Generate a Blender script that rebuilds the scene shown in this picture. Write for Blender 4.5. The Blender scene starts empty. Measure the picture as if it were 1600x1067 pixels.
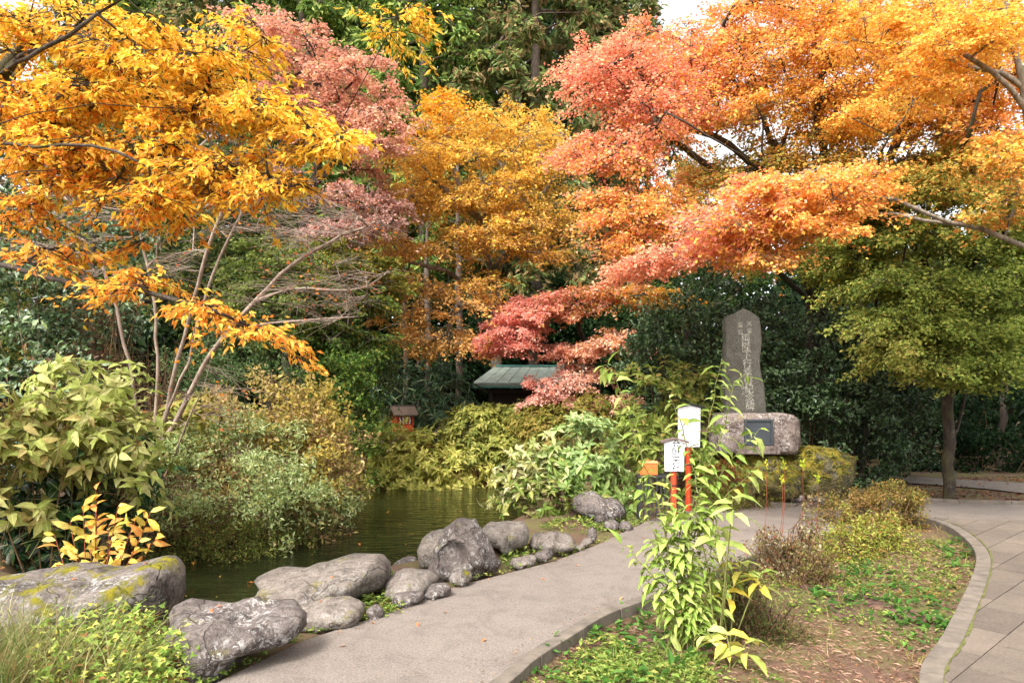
import bpy, bmesh, math, random
import numpy as np
from mathutils import Vector, Matrix, noise
from mathutils.geometry import tessellate_polygon

# ------------------------------------------------------------------ camera, sky, sun, exposure
S = bpy.context.scene
F, CX, HY, EYE = 1067.0, 800.0, 620.0, 1.6      # focal length in photo pixels, principal column, horizon row, eye height
cam_d = bpy.data.cameras.new('camera'); cam = bpy.data.objects.new('camera', cam_d)
S.collection.objects.link(cam); S.camera = cam
cam.location = (0, 0, EYE); cam.rotation_euler = (math.radians(90), 0, 0)
cam_d.sensor_width = 36; cam_d.lens = 36 * F / 1600; cam_d.shift_y = (HY - 533.5) / 1600
cam_d.clip_start = 0.05; cam_d.clip_end = 1500

SUN_EL, SUN_ROT = math.radians(50), math.radians(212)   # behind the camera, a little to the left
W = bpy.data.worlds.new('World'); S.world = W; W.use_nodes = True
nt = W.node_tree; nt.nodes.clear()
sky = nt.nodes.new('ShaderNodeTexSky'); sky.sky_type = 'NISHITA'; sky.sun_disc = False
sky.sun_elevation = SUN_EL; sky.sun_rotation = SUN_ROT; sky.dust_density = 4.0; sky.air_density = 1.0
hs = nt.nodes.new('ShaderNodeHueSaturation'); hs.inputs['Saturation'].default_value = 0.12
hs.inputs['Value'].default_value = 1.4
bg = nt.nodes.new('ShaderNodeBackground'); bg.inputs['Strength'].default_value = 0.15
wo = nt.nodes.new('ShaderNodeOutputWorld')
nt.links.new(sky.outputs[0], hs.inputs['Color']); nt.links.new(hs.outputs[0], bg.inputs['Color']); nt.links.new(bg.outputs[0], wo.inputs[0])
sd = bpy.data.lights.new('sun', 'SUN'); sd.energy = 2.1; sd.angle = math.radians(14); sd.color = (1.0, 0.97, 0.925)
so = bpy.data.objects.new('sun', sd); S.collection.objects.link(so)
az = SUN_ROT
sdir = Vector((math.sin(az) * math.cos(SUN_EL), math.cos(az) * math.cos(SUN_EL), math.sin(SUN_EL)))
so.rotation_euler = sdir.to_track_quat('Z', 'Y').to_euler(); so.location = (0, 0, 30)
S.view_settings.view_transform = 'Standard'; S.view_settings.look = 'None'
S.view_settings.gamma = 1.0; S.view_settings.use_curve_mapping = False
S.view_settings.exposure = 1.27
cy = S.cycles
cy.max_bounces = 7; cy.diffuse_bounces = 4; cy.glossy_bounces = 2; cy.transmission_bounces = 4; cy.transparent_max_bounces = 4
cy.use_denoising = True; cy.sample_clamp_indirect = 8.0
cy.caustics_reflective = False; cy.caustics_refractive = False

# ------------------------------------------------------------------ helpers
rng = np.random.default_rng(11)
random.seed(5)
COL = S.collection
def at(px, py, Y): return Vector(((px - CX) / F * Y, Y, EYE - (py - HY) / F * Y))
def gr(px, py, z=0.0):
    Y = F * (EYE - z) / (py - HY); return Vector(((px - CX) / F * Y, Y, z))
def c(r, g, b): return ((r / 255) ** 2.2, (g / 255) ** 2.2, (b / 255) ** 2.2)
def unit(a):
    a = np.asarray(a, float); return a / np.maximum(np.linalg.norm(a, axis=-1, keepdims=True), 1e-9)

def props(o, label=None, cat=None, group=None, kind=None):
    if label: o['label'] = label
    if cat: o['category'] = cat
    if group: o['group'] = group
    if kind: o['kind'] = kind
    return o
def empty(name, loc, label, cat, group=None, rz=0.0):
    o = bpy.data.objects.new(name, None); COL.objects.link(o); o.empty_display_size = 0.1
    o.location = loc; o.rotation_euler = (0, 0, rz); return props(o, label, cat, group)
def adopt(o, parent):            # o was built in world coordinates; parent is unrotated
    o.parent = parent; o.matrix_parent_inverse = Matrix.Translation(-Vector(parent.location)); return o

_SN = {}
def snoise(P, scale, seed):      # cheap smooth noise in about -1..1 for many points
    if seed not in _SN:
        r = np.random.default_rng(seed + 900)
        _SN[seed] = (unit(r.normal(size=(9, 3))) * r.uniform(.6, 1.9, (9, 1)), r.uniform(0, 6.28, 9))
    K, ph = _SN[seed]
    return np.sin(np.asarray(P) @ K.T * scale + ph).mean(axis=1) * 2.2

def mesh_np(name, V, Fc, mat, parent=None, cols=None, smooth=False, kind=None):
    V = np.asarray(V, np.float32); Fc = np.asarray(Fc, np.int32); n, k = Fc.shape
    me = bpy.data.meshes.new(name); me.vertices.add(len(V)); me.vertices.foreach_set('co', V.ravel())
    me.loops.add(n * k); me.loops.foreach_set('vertex_index', Fc.ravel())
    me.polygons.add(n); me.polygons.foreach_set('loop_start', np.arange(0, n * k, k, dtype=np.int32))
    me.polygons.foreach_set('use_smooth', np.full(n, smooth))
    if cols is not None:
        a = me.attributes.new('Col', 'FLOAT_COLOR', 'FACE'); cc = np.ones((n, 4), np.float32); cc[:, :3] = cols
        a.data.foreach_set('color', cc.ravel())
    me.update(); me.validate(); me.materials.append(mat)
    o = bpy.data.objects.new(name, me); COL.objects.link(o)
    if parent is not None: adopt(o, parent)
    if kind: o['kind'] = kind
    return o
def from_bm(name, bm, mat, parent=None, local=False, smooth=False, bevel=0):
    me = bpy.data.meshes.new(name)
    if smooth:
        for f in bm.faces: f.smooth = True
    bmesh.ops.recalc_face_normals(bm, faces=bm.faces); bm.to_mesh(me); bm.free(); me.materials.append(mat)
    o = bpy.data.objects.new(name, me); COL.objects.link(o)
    if parent is not None:
        if local: o.parent = parent
        else: adopt(o, parent)
    if bevel:
        m = o.modifiers.new('bevel', 'BEVEL'); m.width = bevel; m.segments = 2; m.limit_method = 'ANGLE'
    return o
def bx(bm, x0, x1, y0, y1, z0, z1, M=None):
    vs = [bm.verts.new(p) for p in [(x0, y0, z0), (x1, y0, z0), (x1, y1, z0), (x0, y1, z0), (x0, y0, z1), (x1, y0, z1), (x1, y1, z1), (x0, y1, z1)]]
    for f in [(0, 3, 2, 1), (4, 5, 6, 7), (0, 1, 5, 4), (1, 2, 6, 5), (2, 3, 7, 6), (3, 0, 4, 7)]: bm.faces.new([vs[i] for i in f])
    if M is not None: bmesh.ops.transform(bm, matrix=M, verts=vs)
def cyl(bm, p0, p1, r0, r1=None, n=12):
    r1 = r0 if r1 is None else r1; p0 = Vector(p0); p1 = Vector(p1); d = p1 - p0
    M = Matrix.Translation((p0 + p1) / 2) @ d.to_track_quat('Z', 'Y').to_matrix().to_4x4()
    bmesh.ops.create_cone(bm, cap_ends=True, segments=n, radius1=r0, radius2=r1, depth=d.length, matrix=M)
def sheet(name, pts, z, mat, parent=None, kind='structure'):
    pts = [Vector((p[0], p[1], z)) for p in pts]; tr = tessellate_polygon([pts])
    return mesh_np(name, [tuple(p) for p in pts], [tuple(t) for t in tr], mat, parent, kind=kind)
def catmull(pts, n=6):
    P = [np.array(p, float) for p in pts]; P = [2 * P[0] - P[1]] + P + [2 * P[-1] - P[-2]]; out = []
    for i in range(1, len(P) - 2):
        for k in range(n):
            t = k / n; a, b, c_, d = P[i - 1:i + 3]
            out.append(.5 * ((2 * b) + (-a + c_) * t + (2 * a - 5 * b + 4 * c_ - d) * t * t + (-a + 3 * b - 3 * c_ + d) * t ** 3))
    out.append(P[-2]); return out
def poly_sd(X, Y, poly):         # distance to the outline, positive inside
    P = np.asarray([(p[0], p[1]) for p in poly]); d = np.full(X.shape, 1e9); ins = np.zeros(X.shape, bool)
    for i in range(len(P)):
        a, b = P[i], P[(i + 1) % len(P)]; e = b - a
        t = np.clip(((X - a[0]) * e[0] + (Y - a[1]) * e[1]) / max(e @ e, 1e-9), 0, 1)
        d = np.minimum(d, np.hypot(X - a[0] - t * e[0], Y - a[1] - t * e[1]))
        if a[1] != b[1]:
            cr = ((a[1] > Y) != (b[1] > Y)) & (X < (b[0] - a[0]) * (Y - a[1]) / (b[1] - a[1]) + a[0]); ins ^= cr
    return np.where(ins, d, -d)

# ------------------------------------------------------------------ materials
def mat(name):
    m = bpy.data.materials.new(name); m.use_nodes = True; n = m.node_tree
    b = n.nodes['Principled BSDF']; return m, n, b, n.nodes, n.links
def noise_n(n, scale, detail=4, rough=.6, coord=None, dist=0):
    t = n.nodes.new('ShaderNodeTexNoise'); t.inputs['Scale'].default_value = scale; t.inputs['Detail'].default_value = detail
    t.inputs['Roughness'].default_value = rough; t.inputs['Distortion'].default_value = dist
    if coord is not None: n.links.new(coord, t.inputs['Vector'])
    return t.outputs[0]
def ramp(n, src, stops, interp='LINEAR'):
    r = n.nodes.new('ShaderNodeValToRGB'); r.color_ramp.interpolation = interp; e = r.color_ramp.elements
    while len(e) < len(stops): e.new(.5)
    for i, (p, col) in enumerate(stops):
        e[i].position = p; e[i].color = (*col, 1) if not isinstance(col, (int, float)) else (col, col, col, 1)
    n.links.new(src, r.inputs[0]); return r.outputs[0]
def mix(n, fac, a, b, mode='MIX'):
    m = n.nodes.new('ShaderNodeMix'); m.data_type = 'RGBA'; m.blend_type = mode
    for s, v in ((m.inputs[0], fac), (m.inputs[6], a), (m.inputs[7], b)):
        if hasattr(v, 'links'): n.links.new(v, s)
        elif isinstance(v, (int, float)): s.default_value = v
        else: s.default_value = (*v, 1)
    return m.outputs[2]
def mth(n, op, a, b=0.0):
    m = n.nodes.new('ShaderNodeMath'); m.operation = op; m.use_clamp = op in ('MULTIPLY', 'ADD', 'SUBTRACT')
    for s, v in ((m.inputs[0], a), (m.inputs[1], b)):
        if hasattr(v, 'links'): n.links.new(v, s)
        else: s.default_value = v
    return m.outputs[0]
def bump(n, b, h, strength=.4, dist=.02):
    k = n.nodes.new('ShaderNodeBump'); k.inputs['Strength'].default_value = strength; k.inputs['Distance'].default_value = dist
    n.links.new(h, k.inputs['Height']); n.links.new(k.outputs[0], b.inputs['Normal'])
def geo_pos(n): return n.nodes.new('ShaderNodeNewGeometry').outputs['Position']
def obj_co(n): return n.nodes.new('ShaderNodeTexCoord').outputs['Object']

def leaf_material(name, source, rough=.6, trans=.42, spec=.15):
    m, n, b, N, L = mat(name)
    if source == 'attr':
        a = N.new('ShaderNodeAttribute'); a.attribute_name = 'Col'; colr = a.outputs['Color']
    else: colr = N.new('ShaderNodeObjectInfo').outputs['Color']
    nz = noise_n(n, 28 if source == 'attr' else 9, 2, .5, geo_pos(n) if source == 'attr' else obj_co(n))
    v = ramp(n, nz, [(.3, .8), (.7, 1.12)])
    cc = mix(n, 1.0, colr, v, 'MULTIPLY')
    if source == 'obj':          # midrib, side veins, brown blemishes, in the leaf's own coordinates
        sx = N.new('ShaderNodeSeparateXYZ'); L.new(obj_co(n), sx.inputs[0]); ay = mth(n, 'ABSOLUTE', sx.outputs[1])
        ph = N.new('ShaderNodeMath'); ph.operation = 'SUBTRACT'; L.new(sx.outputs[0], ph.inputs[0]); L.new(ay, ph.inputs[1])
        pm = N.new('ShaderNodeMath'); pm.operation = 'MULTIPLY'; L.new(ph.outputs[0], pm.inputs[0]); pm.inputs[1].default_value = 52
        sn = N.new('ShaderNodeMath'); sn.operation = 'SINE'; L.new(pm.outputs[0], sn.inputs[0])
        cc = mix(n, ramp(n, sn.outputs[0], [(.55, 0.0), (.95, .4)]), cc, mix(n, 1.0, cc, (1.35, 1.35, 1.2), 'MULTIPLY'))
        cc = mix(n, ramp(n, ay, [(.008, .6), (.022, 0.0)]), cc, c(205, 200, 130))
        oi = N.new('ShaderNodeObjectInfo'); ad = N.new('ShaderNodeVectorMath'); ad.operation = 'ADD'; L.new(obj_co(n), ad.inputs[0])
        cb = N.new('ShaderNodeCombineXYZ'); ml = N.new('ShaderNodeMath'); ml.operation = 'MULTIPLY'; L.new(oi.outputs['Random'], ml.inputs[0]); ml.inputs[1].default_value = 57
        L.new(ml.outputs[0], cb.inputs[0]); L.new(cb.outputs[0], ad.inputs[1])
        cc = mix(n, ramp(n, noise_n(n, 3.2, 5, .7, ad.outputs[0]), [(.57, 0.0), (.66, .7)]), cc, c(138, 104, 58))
    L.new(cc, b.inputs['Base Color']); b.inputs['Roughness'].default_value = rough
    b.inputs['Specular IOR Level'].default_value = spec
    t = N.new('ShaderNodeBsdfTranslucent'); L.new(cc, t.inputs['Color'])
    ms = N.new('ShaderNodeMixShader'); ms.inputs[0].default_value = trans
    L.new(b.outputs[0], ms.inputs[1]); L.new(t.outputs[0], ms.inputs[2])
    L.new(ms.outputs[0], N['Material Output'].inputs['Surface']); return m
M_LEAF = leaf_material('leaf', 'attr'); M_LEAF_OBJ = leaf_material('leaf_single', 'obj')
M_GLOSS = leaf_material('glossy_leaf', 'attr', .38, .12, .35); M_GLOSS_OBJ = leaf_material('glossy_leaf_single', 'obj', .38, .15, .4)
M_DRY = leaf_material('dry_leaf', 'attr', .8, .1, .15)

def bark_material(name, a, b_, moss=0.0, lic=.45):
    m, n, b, N, L = mat(name); co = obj_co(n)
    mp = N.new('ShaderNodeMapping'); mp.inputs['Scale'].default_value = (1, 1, .25); L.new(co, mp.inputs[0])
    s = noise_n(n, 22, 5, .65, mp.outputs[0]); big = noise_n(n, 2.2, 3, .6, co)
    cc = mix(n, ramp(n, s, [(.35, 0.0), (.65, 1.0)]), a, b_)
    lich = ramp(n, noise_n(n, 7, 4, .7, co), [(.58, 0.0), (.66, 1.0)])
    cc = mix(n, mth(n, 'MULTIPLY', lich, lic), cc, c(150, 150, 135))
    if moss: cc = mix(n, mth(n, 'MULTIPLY', ramp(n, big, [(.5, 0.0), (.62, 1.0)]), moss), cc, c(80, 85, 30))
    L.new(cc, b.inputs['Base Color']); b.inputs['Roughness'].default_value = .85
    bump(n, b, s, .7, .02); return m
B_PALE = bark_material('pale_bark', c(152, 132, 116), c(112, 94, 82))
B_DARK = bark_material('dark_bark', c(40, 32, 26), c(68, 56, 46), .3, .15)  # dark brown bark, deepened in colour to stand for backlit undersides of boughs
B_GREY = bark_material('grey_bark', c(140, 128, 112), c(85, 74, 62), .3)
B_BROWN = bark_material('brown_bark', c(120, 88, 62), c(75, 55, 40), .2)
B_CEDAR = bark_material('cedar_bark', c(70, 54, 44), c(98, 86, 74), 0, .2)
B_STEM = bark_material('green_stem', c(120, 125, 60), c(100, 95, 55))
B_RED = bark_material('red_stem', c(150, 75, 45), c(120, 60, 40))

def rock_material(name, base1, base2, lichen=.5, moss=.5, mossc=(95, 95, 25), lichc=(175, 172, 165), side=0.0, crack=.38):
    m, n, b, N, L = mat(name); co = obj_co(n)
    n1 = noise_n(n, 3.5, 6, .65, co, .6); n2 = noise_n(n, 30, 6, .75, co); n3 = noise_n(n, 90, 3, .7, co)
    cc = mix(n, ramp(n, n1, [(.38, 0.0), (.62, 1.0)]), base1, base2)
    cc = mix(n, .85, cc, ramp(n, n2, [(.34, .4), (.5, 1.0), (.66, 1.25)]), 'MULTIPLY')
    cc = mix(n, .7, cc, ramp(n, n3, [(.36, .55), (.6, 1.2)]), 'MULTIPLY')
    wv = N.new('ShaderNodeVectorMath'); wv.operation = 'ADD'; L.new(co, wv.inputs[0]); sc_ = N.new('ShaderNodeVectorMath'); sc_.operation = 'SCALE'; sc_.inputs['Scale'].default_value = .35
    nzt = N.new('ShaderNodeTexNoise'); nzt.inputs['Scale'].default_value = 5; L.new(co, nzt.inputs['Vector']); L.new(nzt.outputs['Color'], sc_.inputs[0]); L.new(sc_.outputs[0], wv.inputs[1])
    vc = N.new('ShaderNodeTexVoronoi'); vc.feature = 'DISTANCE_TO_EDGE'; vc.inputs['Scale'].default_value = 1.7; L.new(wv.outputs[0], vc.inputs['Vector'])
    crk = ramp(n, vc.outputs['Distance'], [(.004, 0.0), (.02, 1.0)]); cc = mix(n, crack, cc, mix(n, crk, (.25, .23, .2), (1, 1, 1)), 'MULTIPLY')
    lm = mth(n, 'MULTIPLY', ramp(n, noise_n(n, 24, 7, .8, co, .5), [(.52, 0.0), (.56, 1.0)]), ramp(n, noise_n(n, 2.6, 3, .6, co), [(.42, 0.0), (.56, 1.0)]))
    cc = mix(n, mth(n, 'MULTIPLY', lm, lichen), cc, c(*lichc))
    g = N.new('ShaderNodeNewGeometry'); sx = N.new('ShaderNodeSeparateXYZ'); L.new(g.outputs['Normal'], sx.inputs[0])
    up = ramp(n, sx.outputs['Z'], [(.0, side), (.65, 1.0)])
    mm = mth(n, 'MULTIPLY', ramp(n, noise_n(n, 4.5, 5, .7, co, .3), [(.62 - .3 * moss, 0.0), (.70 - .3 * moss, 1.0)]), up)
    mm = mth(n, 'MULTIPLY', mm, min(1.0, moss * 2.5))
    mc = mix(n, ramp(n, noise_n(n, 9, 6, .7, co), [(.35, 0.0), (.65, 1.0)]), c(mossc[0] * .55, mossc[1] * .62, mossc[2] * .8), c(mossc[0] * 1.3, mossc[1] * 1.2, mossc[2] * 1.2))
    cc = mix(n, mm, cc, mc)
    L.new(cc, b.inputs['Base Color']); b.inputs['Roughness'].default_value = .88; b.inputs['Specular IOR Level'].default_value = .25
    h = mix(n, .35, n2, n3); bump(n, b, mix(n, .22 if crack else 0.0, mix(n, .4, h, n1), crk), .9, .045); return m
R_BIG = rock_material('lichen_rock', c(122, 112, 104), c(70, 62, 58), .75, .4)
R_FLAT = rock_material('flat_rock', c(136, 125, 115), c(98, 89, 82), .35, .2)
R_DARK = rock_material('dark_rock', c(112, 102, 96), c(72, 64, 61), .85, .15, lichc=(170, 165, 160))
R_MOSS = rock_material('mossy_rock', c(100, 92, 72), c(58, 50, 38), .4, .72, (112, 106, 38), side=.3)
R_PINK = rock_material('pale_pinkish_rock', c(138, 124, 116), c(92, 78, 72), .7, .25, lichc=(190, 185, 178))
def plain(name, col, rough=.6, nscale=0, amt=.25, metal=0):
    m, n, b, N, L = mat(name); b.inputs['Roughness'].default_value = rough; b.inputs['Metallic'].default_value = metal
    t = noise_n(n, nscale or 12, 5, .65, obj_co(n)); v = ramp(n, t, [(.3, 1 - amt), (.7, 1 + amt * .5)])
    L.new(mix(n, 1.0, col, v, 'MULTIPLY'), b.inputs['Base Color']); bump(n, b, t, .15, .004); return m
M_WHITE = plain('white_paint', c(232, 232, 235), .55, 20, .1)
M_BLACK = plain('black_paint', c(38, 37, 38), .5)
M_INK = plain('ink', c(32, 34, 38), .6); M_INKF = plain('faded_ink', c(135, 138, 142), .7)
M_RED = plain('vermilion_paint', c(196, 66, 32), .5, 18, .25)
M_ORANGE = plain('orange_paint', c(222, 105, 48), .5, 18, .2)
M_ORANGE2 = plain('pale_orange_wood', c(226, 150, 100), .6, 18, .2)
M_ROOFW = plain('weathered_board', c(105, 90, 82), .8, 25, .4)
M_SHINGLE = plain('shingle_wood', c(122, 104, 90), .85, 30, .4)
M_COPPER = plain('verdigris_copper', c(142, 150, 138), .6, 5, .3)
M_COPPERD = plain('verdigris_trim', c(70, 120, 112), .6, 9, .2)
M_DARKW = plain('dark_timber', c(52, 40, 32), .8)
M_PIPE = plain('grey_hose', c(120, 122, 105), .5)
M_PLAQUE = plain('dark_plaque', c(62, 66, 70), .35, 8, .3)
M_KERB = plain('kerb_concrete', c(108, 98, 87), .9, 7, .45)
M_JOINT = plain('joint_moss', c(92, 92, 40), .95, 14, .5)
# ------------------------------------------------------------------ setting: outlines on the ground
WZ = -0.25
pond = [gr(*p, WZ) for p in [(240, 990), (60, 940), (40, 880), (215, 845), (400, 800), (470, 772), (500, 752), (560, 741), (640, 737), (750, 737), (812, 752), (850, 790), (850, 812), (800, 822), (745, 850), (700, 885), (590, 905), (548, 922), (440, 975), (330, 992)]]
kerb_px = [(870, 992), (930, 957), (985, 937), (1030, 920), (1120, 882), (1240, 840), (1370, 812), (1440, 806), (1492, 820), (1528, 843), (1546, 866), (1547, 892), (1531, 940), (1505, 1000)]
kerb = [gr(*p) for p in kerb_px]
kerb = [Vector((-.75, 2.75, 0)), gr(765, 1067), gr(815, 1026)] + kerb + [gr(1474, 1062), Vector((1.95, 2.9, 0))]
kerb = [Vector(p) for p in catmull(kerb, 5)]
left_edge = [Vector((-2.6, 2.75, 0))] + [gr(*p) for p in [(320, 1075), (400, 1036), (470, 1002), (560, 972), (612, 956), (712, 916), (790, 896), (868, 876), (935, 850), (985, 826), (1015, 812)]]
far_edge = [gr(*p) for p in [(1090, 792), (1200, 784), (1340, 786), (1440, 784), (1600, 789)]] + [Vector((13, 9.8, 0))]
plaza_edge = [Vector((13, 8.7, 0)), gr(1600, 813), gr(1520, 811), gr(1450, 808)]
asphalt = left_edge + far_edge + plaza_edge
i_tip = min(range(len(kerb)), key=lambda i: (kerb[i] - gr(1450, 808)).length)
asphalt += list(reversed(kerb[:i_tip + 1]))
plaza = [gr(1450, 808), gr(1520, 811), gr(1600, 813), Vector((13, 8.7, 0)), Vector((13, 2.8, 0)), Vector((1.95, 2.9, 0))] + list(reversed(kerb[i_tip:-1]))

def gz(X, Y, extra=True):
    X = np.asarray(X, float); Y = np.asarray(Y, float)
    z = np.full(X.shape, -.03)
    bed = poly_sd(X, Y, kerb)
    z += np.where(bed > 0, np.clip(bed / .15, 0, 1) * -.07 + np.clip((bed - .3), 0, .8) * .08, 0)
    z += np.clip((Y - 16.3) / 5, 0, 1) * .75
    z += np.clip((-X - 3.2 - .12 * np.abs(Y - 7)) / 3, 0, 1) * .35
    z += .10 * np.clip((Y - 10.4) / 1, 0, 1) * np.clip(X - 1, 0, 1) * np.clip(5.6 - X, 0, 1) * np.clip(1 - (Y - 12) / 6, 0, 1)
    pts = np.stack([X.ravel(), Y.ravel(), 0 * X.ravel()], 1)
    safe = (poly_sd(X, Y, asphalt) < -.1) & (poly_sd(X, Y, plaza) < -.1)
    z += np.where(safe, snoise(pts, 1.7, 3).reshape(X.shape) * .02, 0)
    pd = poly_sd(X, Y, pond)
    z = np.where(pd > -.25, z - .75 * np.clip((pd + .25) / .6, 0, 1) ** 1.0, z)
    return z
def gz1(x, y): return float(gz(np.array([x]), np.array([y]))[0])

m, n, b, N, L = mat('soil'); M_SOIL = m; pz = geo_pos(n)
cc = mix(n, noise_n(n, 3, 5, .7, pz), c(78, 58, 44), c(112, 84, 68)); cc = mix(n, .6, cc, ramp(n, noise_n(n, 45, 5, .75, pz), [(.3, .5), (.6, 1.2)]), 'MULTIPLY')
mossm = ramp(n, noise_n(n, 1.6, 7, .8, pz), [(.44, 0.0), (.58, .75)]); cc = mix(n, mossm, cc, mix(n, noise_n(n, 30, 4, .7, pz), c(74, 74, 34), c(112, 112, 54)))
L.new(cc, b.inputs['Base Color']); b.inputs['Roughness'].default_value = .95; bump(n, b, noise_n(n, 60, 5, .7, pz), .8, .02)
def spaced(lo, hi, a, b_, step):
    core = list(np.arange(a, b_, step)); up = [core[-1]]; s = step
    while up[-1] < hi: s *= 1.25; up.append(up[-1] + s)
    dn = [core[0]]; s = step
    while dn[-1] > lo: s *= 1.25; dn.append(dn[-1] - s)
    return np.array(dn[:0:-1] + core + up[1:])
xs = spaced(-400, 400, -6, 6.5, .07); ys = spaced(-200, 600, 2.5, 17, .09)
GX, GY = np.meshgrid(xs, ys); GZ = gz(GX, GY); nx, ny = len(xs), len(ys)
ii = np.arange(nx * ny).reshape(ny, nx)
Fq = np.stack([ii[:-1, :-1], ii[:-1, 1:], ii[1:, 1:], ii[1:, :-1]], -1).reshape(-1, 4)
mesh_np('ground', np.stack([GX.ravel(), GY.ravel(), GZ.ravel()], 1), Fq, M_SOIL, smooth=True, kind='structure')

m, n, b, N, L = mat('asphalt'); pz = geo_pos(n)
sp = noise_n(n, 170, 3, .8, pz); vo = N.new('ShaderNodeTexVoronoi'); vo.inputs['Scale'].default_value = 130; L.new(pz, vo.inputs['Vector'])
cc = mix(n, noise_n(n, .8, 5, .6, pz), c(116, 106, 98), c(128, 118, 109))
cc = mix(n, .7, cc, ramp(n, sp, [(.3, .55), (.5, 1.0), (.7, 1.35)]), 'MULTIPLY')
cc = mix(n, .8, cc, ramp(n, noise_n(n, 62, 4, .85, pz), [(.36, .55), (.5, 1.0), (.62, 1.3)]), 'MULTIPLY')
cc = mix(n, .45, cc, ramp(n, vo.outputs['Distance'], [(0., 1.25), (.8, .7)]), 'MULTIPLY')
cc = mix(n, .8, cc, ramp(n, noise_n(n, 3.5, 6, .75, pz, 1.0), [(.3, .7), (.55, 1.05)]), 'MULTIPLY')
cc = mix(n, ramp(n, noise_n(n, 1.1, 7, .8, pz, .6), [(.55, 0.0), (.68, .45)]), cc, c(92, 84, 74))
L.new(cc, b.inputs['Base Color']); b.inputs['Roughness'].default_value = .9; b.inputs['Specular IOR Level'].default_value = .2
bump(n, b, mix(n, .5, sp, vo.outputs['Distance']), .5, .006)
sheet('path', asphalt, 0.0, m)

m, n, b, N, L = mat('pond_water'); pz = geo_pos(n)
L.new(mix(n, noise_n(n, 1.2, 4, .6, pz), (.004, .006, .003), (.016, .020, .006)), b.inputs['Base Color'])
b.inputs['Roughness'].default_value = .03; b.inputs['IOR'].default_value = 1.33; b.inputs['Specular IOR Level'].default_value = .75
mp = N.new('ShaderNodeMapping'); mp.inputs['Scale'].default_value = (.45, 1.25, 1); mp.inputs['Rotation'].default_value = (0, 0, .15); L.new(pz, mp.inputs[0])
h = mix(n, .3, noise_n(n, 3.2, 3, .55, mp.outputs[0], 1.2), noise_n(n, 11, 2, .5, mp.outputs[0], .4)); bump(n, b, h, .6, .05)
cxp = sum(p.x for p in pond) / len(pond); cyp = sum(p.y for p in pond) / len(pond)
big = [Vector((cxp + (p.x - cxp) * 1.12, cyp + (p.y - cyp) * 1.10, 0)) for p in pond]
sheet('water', big, WZ, m)

# pavers of the plaza: each slab its own object, laid on the diagonal, clipped along the kerb
m, n, b, N, L = mat('paver_stone'); M_PAVER = m; pz = geo_pos(n)
oi = N.new('ShaderNodeObjectInfo')
cc = mix(n, oi.outputs['Random'], c(92, 81, 71), c(110, 98, 86))
cc = mix(n, .7, cc, ramp(n, noise_n(n, 60, 4, .85, pz), [(.36, .6), (.5, 1.0), (.62, 1.25)]), 'MULTIPLY')
cc = mix(n, .6, cc, ramp(n, noise_n(n, 2.2, 6, .75, pz, .8), [(.32, .62), (.58, 1.08)]), 'MULTIPLY')
L.new(cc, b.inputs['Base Color']); b.inputs['Roughness'].default_value = .88; bump(n, b, noise_n(n, 140, 3, .8, pz), .4, .004)
pl = bpy.data.objects.new('pavement', None); COL.objects.link(pl); pl['kind'] = 'structure'
mm_, nn_, bb_, NN_, LL_ = mat('paving_bed_sand'); M_SAND = mm_; pz = geo_pos(nn_)
LL_.new(mix(nn_, ramp(nn_, noise_n(nn_, 1.3, 4, .7, pz), [(.42, 0.0), (.56, 1.0)]), c(60, 54, 46), c(112, 118, 34)), bb_.inputs['Base Color']); bb_.inputs['Roughness'].default_value = .95
sheet('paving_bed', plaza, -.012, M_SAND, pl, kind='stuff')
dA = np.array([.755, .656]); dB = np.array([-dA[1], dA[0]]); o0 = np.array([2.46, 3.83])
plz = np.array([(p.x, p.y) for p in plaza]); segs = [(plz[i], plz[(i + 1) % len(plz)]) for i in range(len(plz))]
def clip_half(poly, p, nrm):
    out = []
    for i in range(len(poly)):
        a, b_ = poly[i], poly[(i + 1) % len(poly)]; da, db = (a - p) @ nrm, (b_ - p) @ nrm
        if da >= 0: out.append(a)
        if (da >= 0) != (db >= 0): out.append(a + (b_ - a) * da / (da - db))
    return out
cnt = 0
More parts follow.
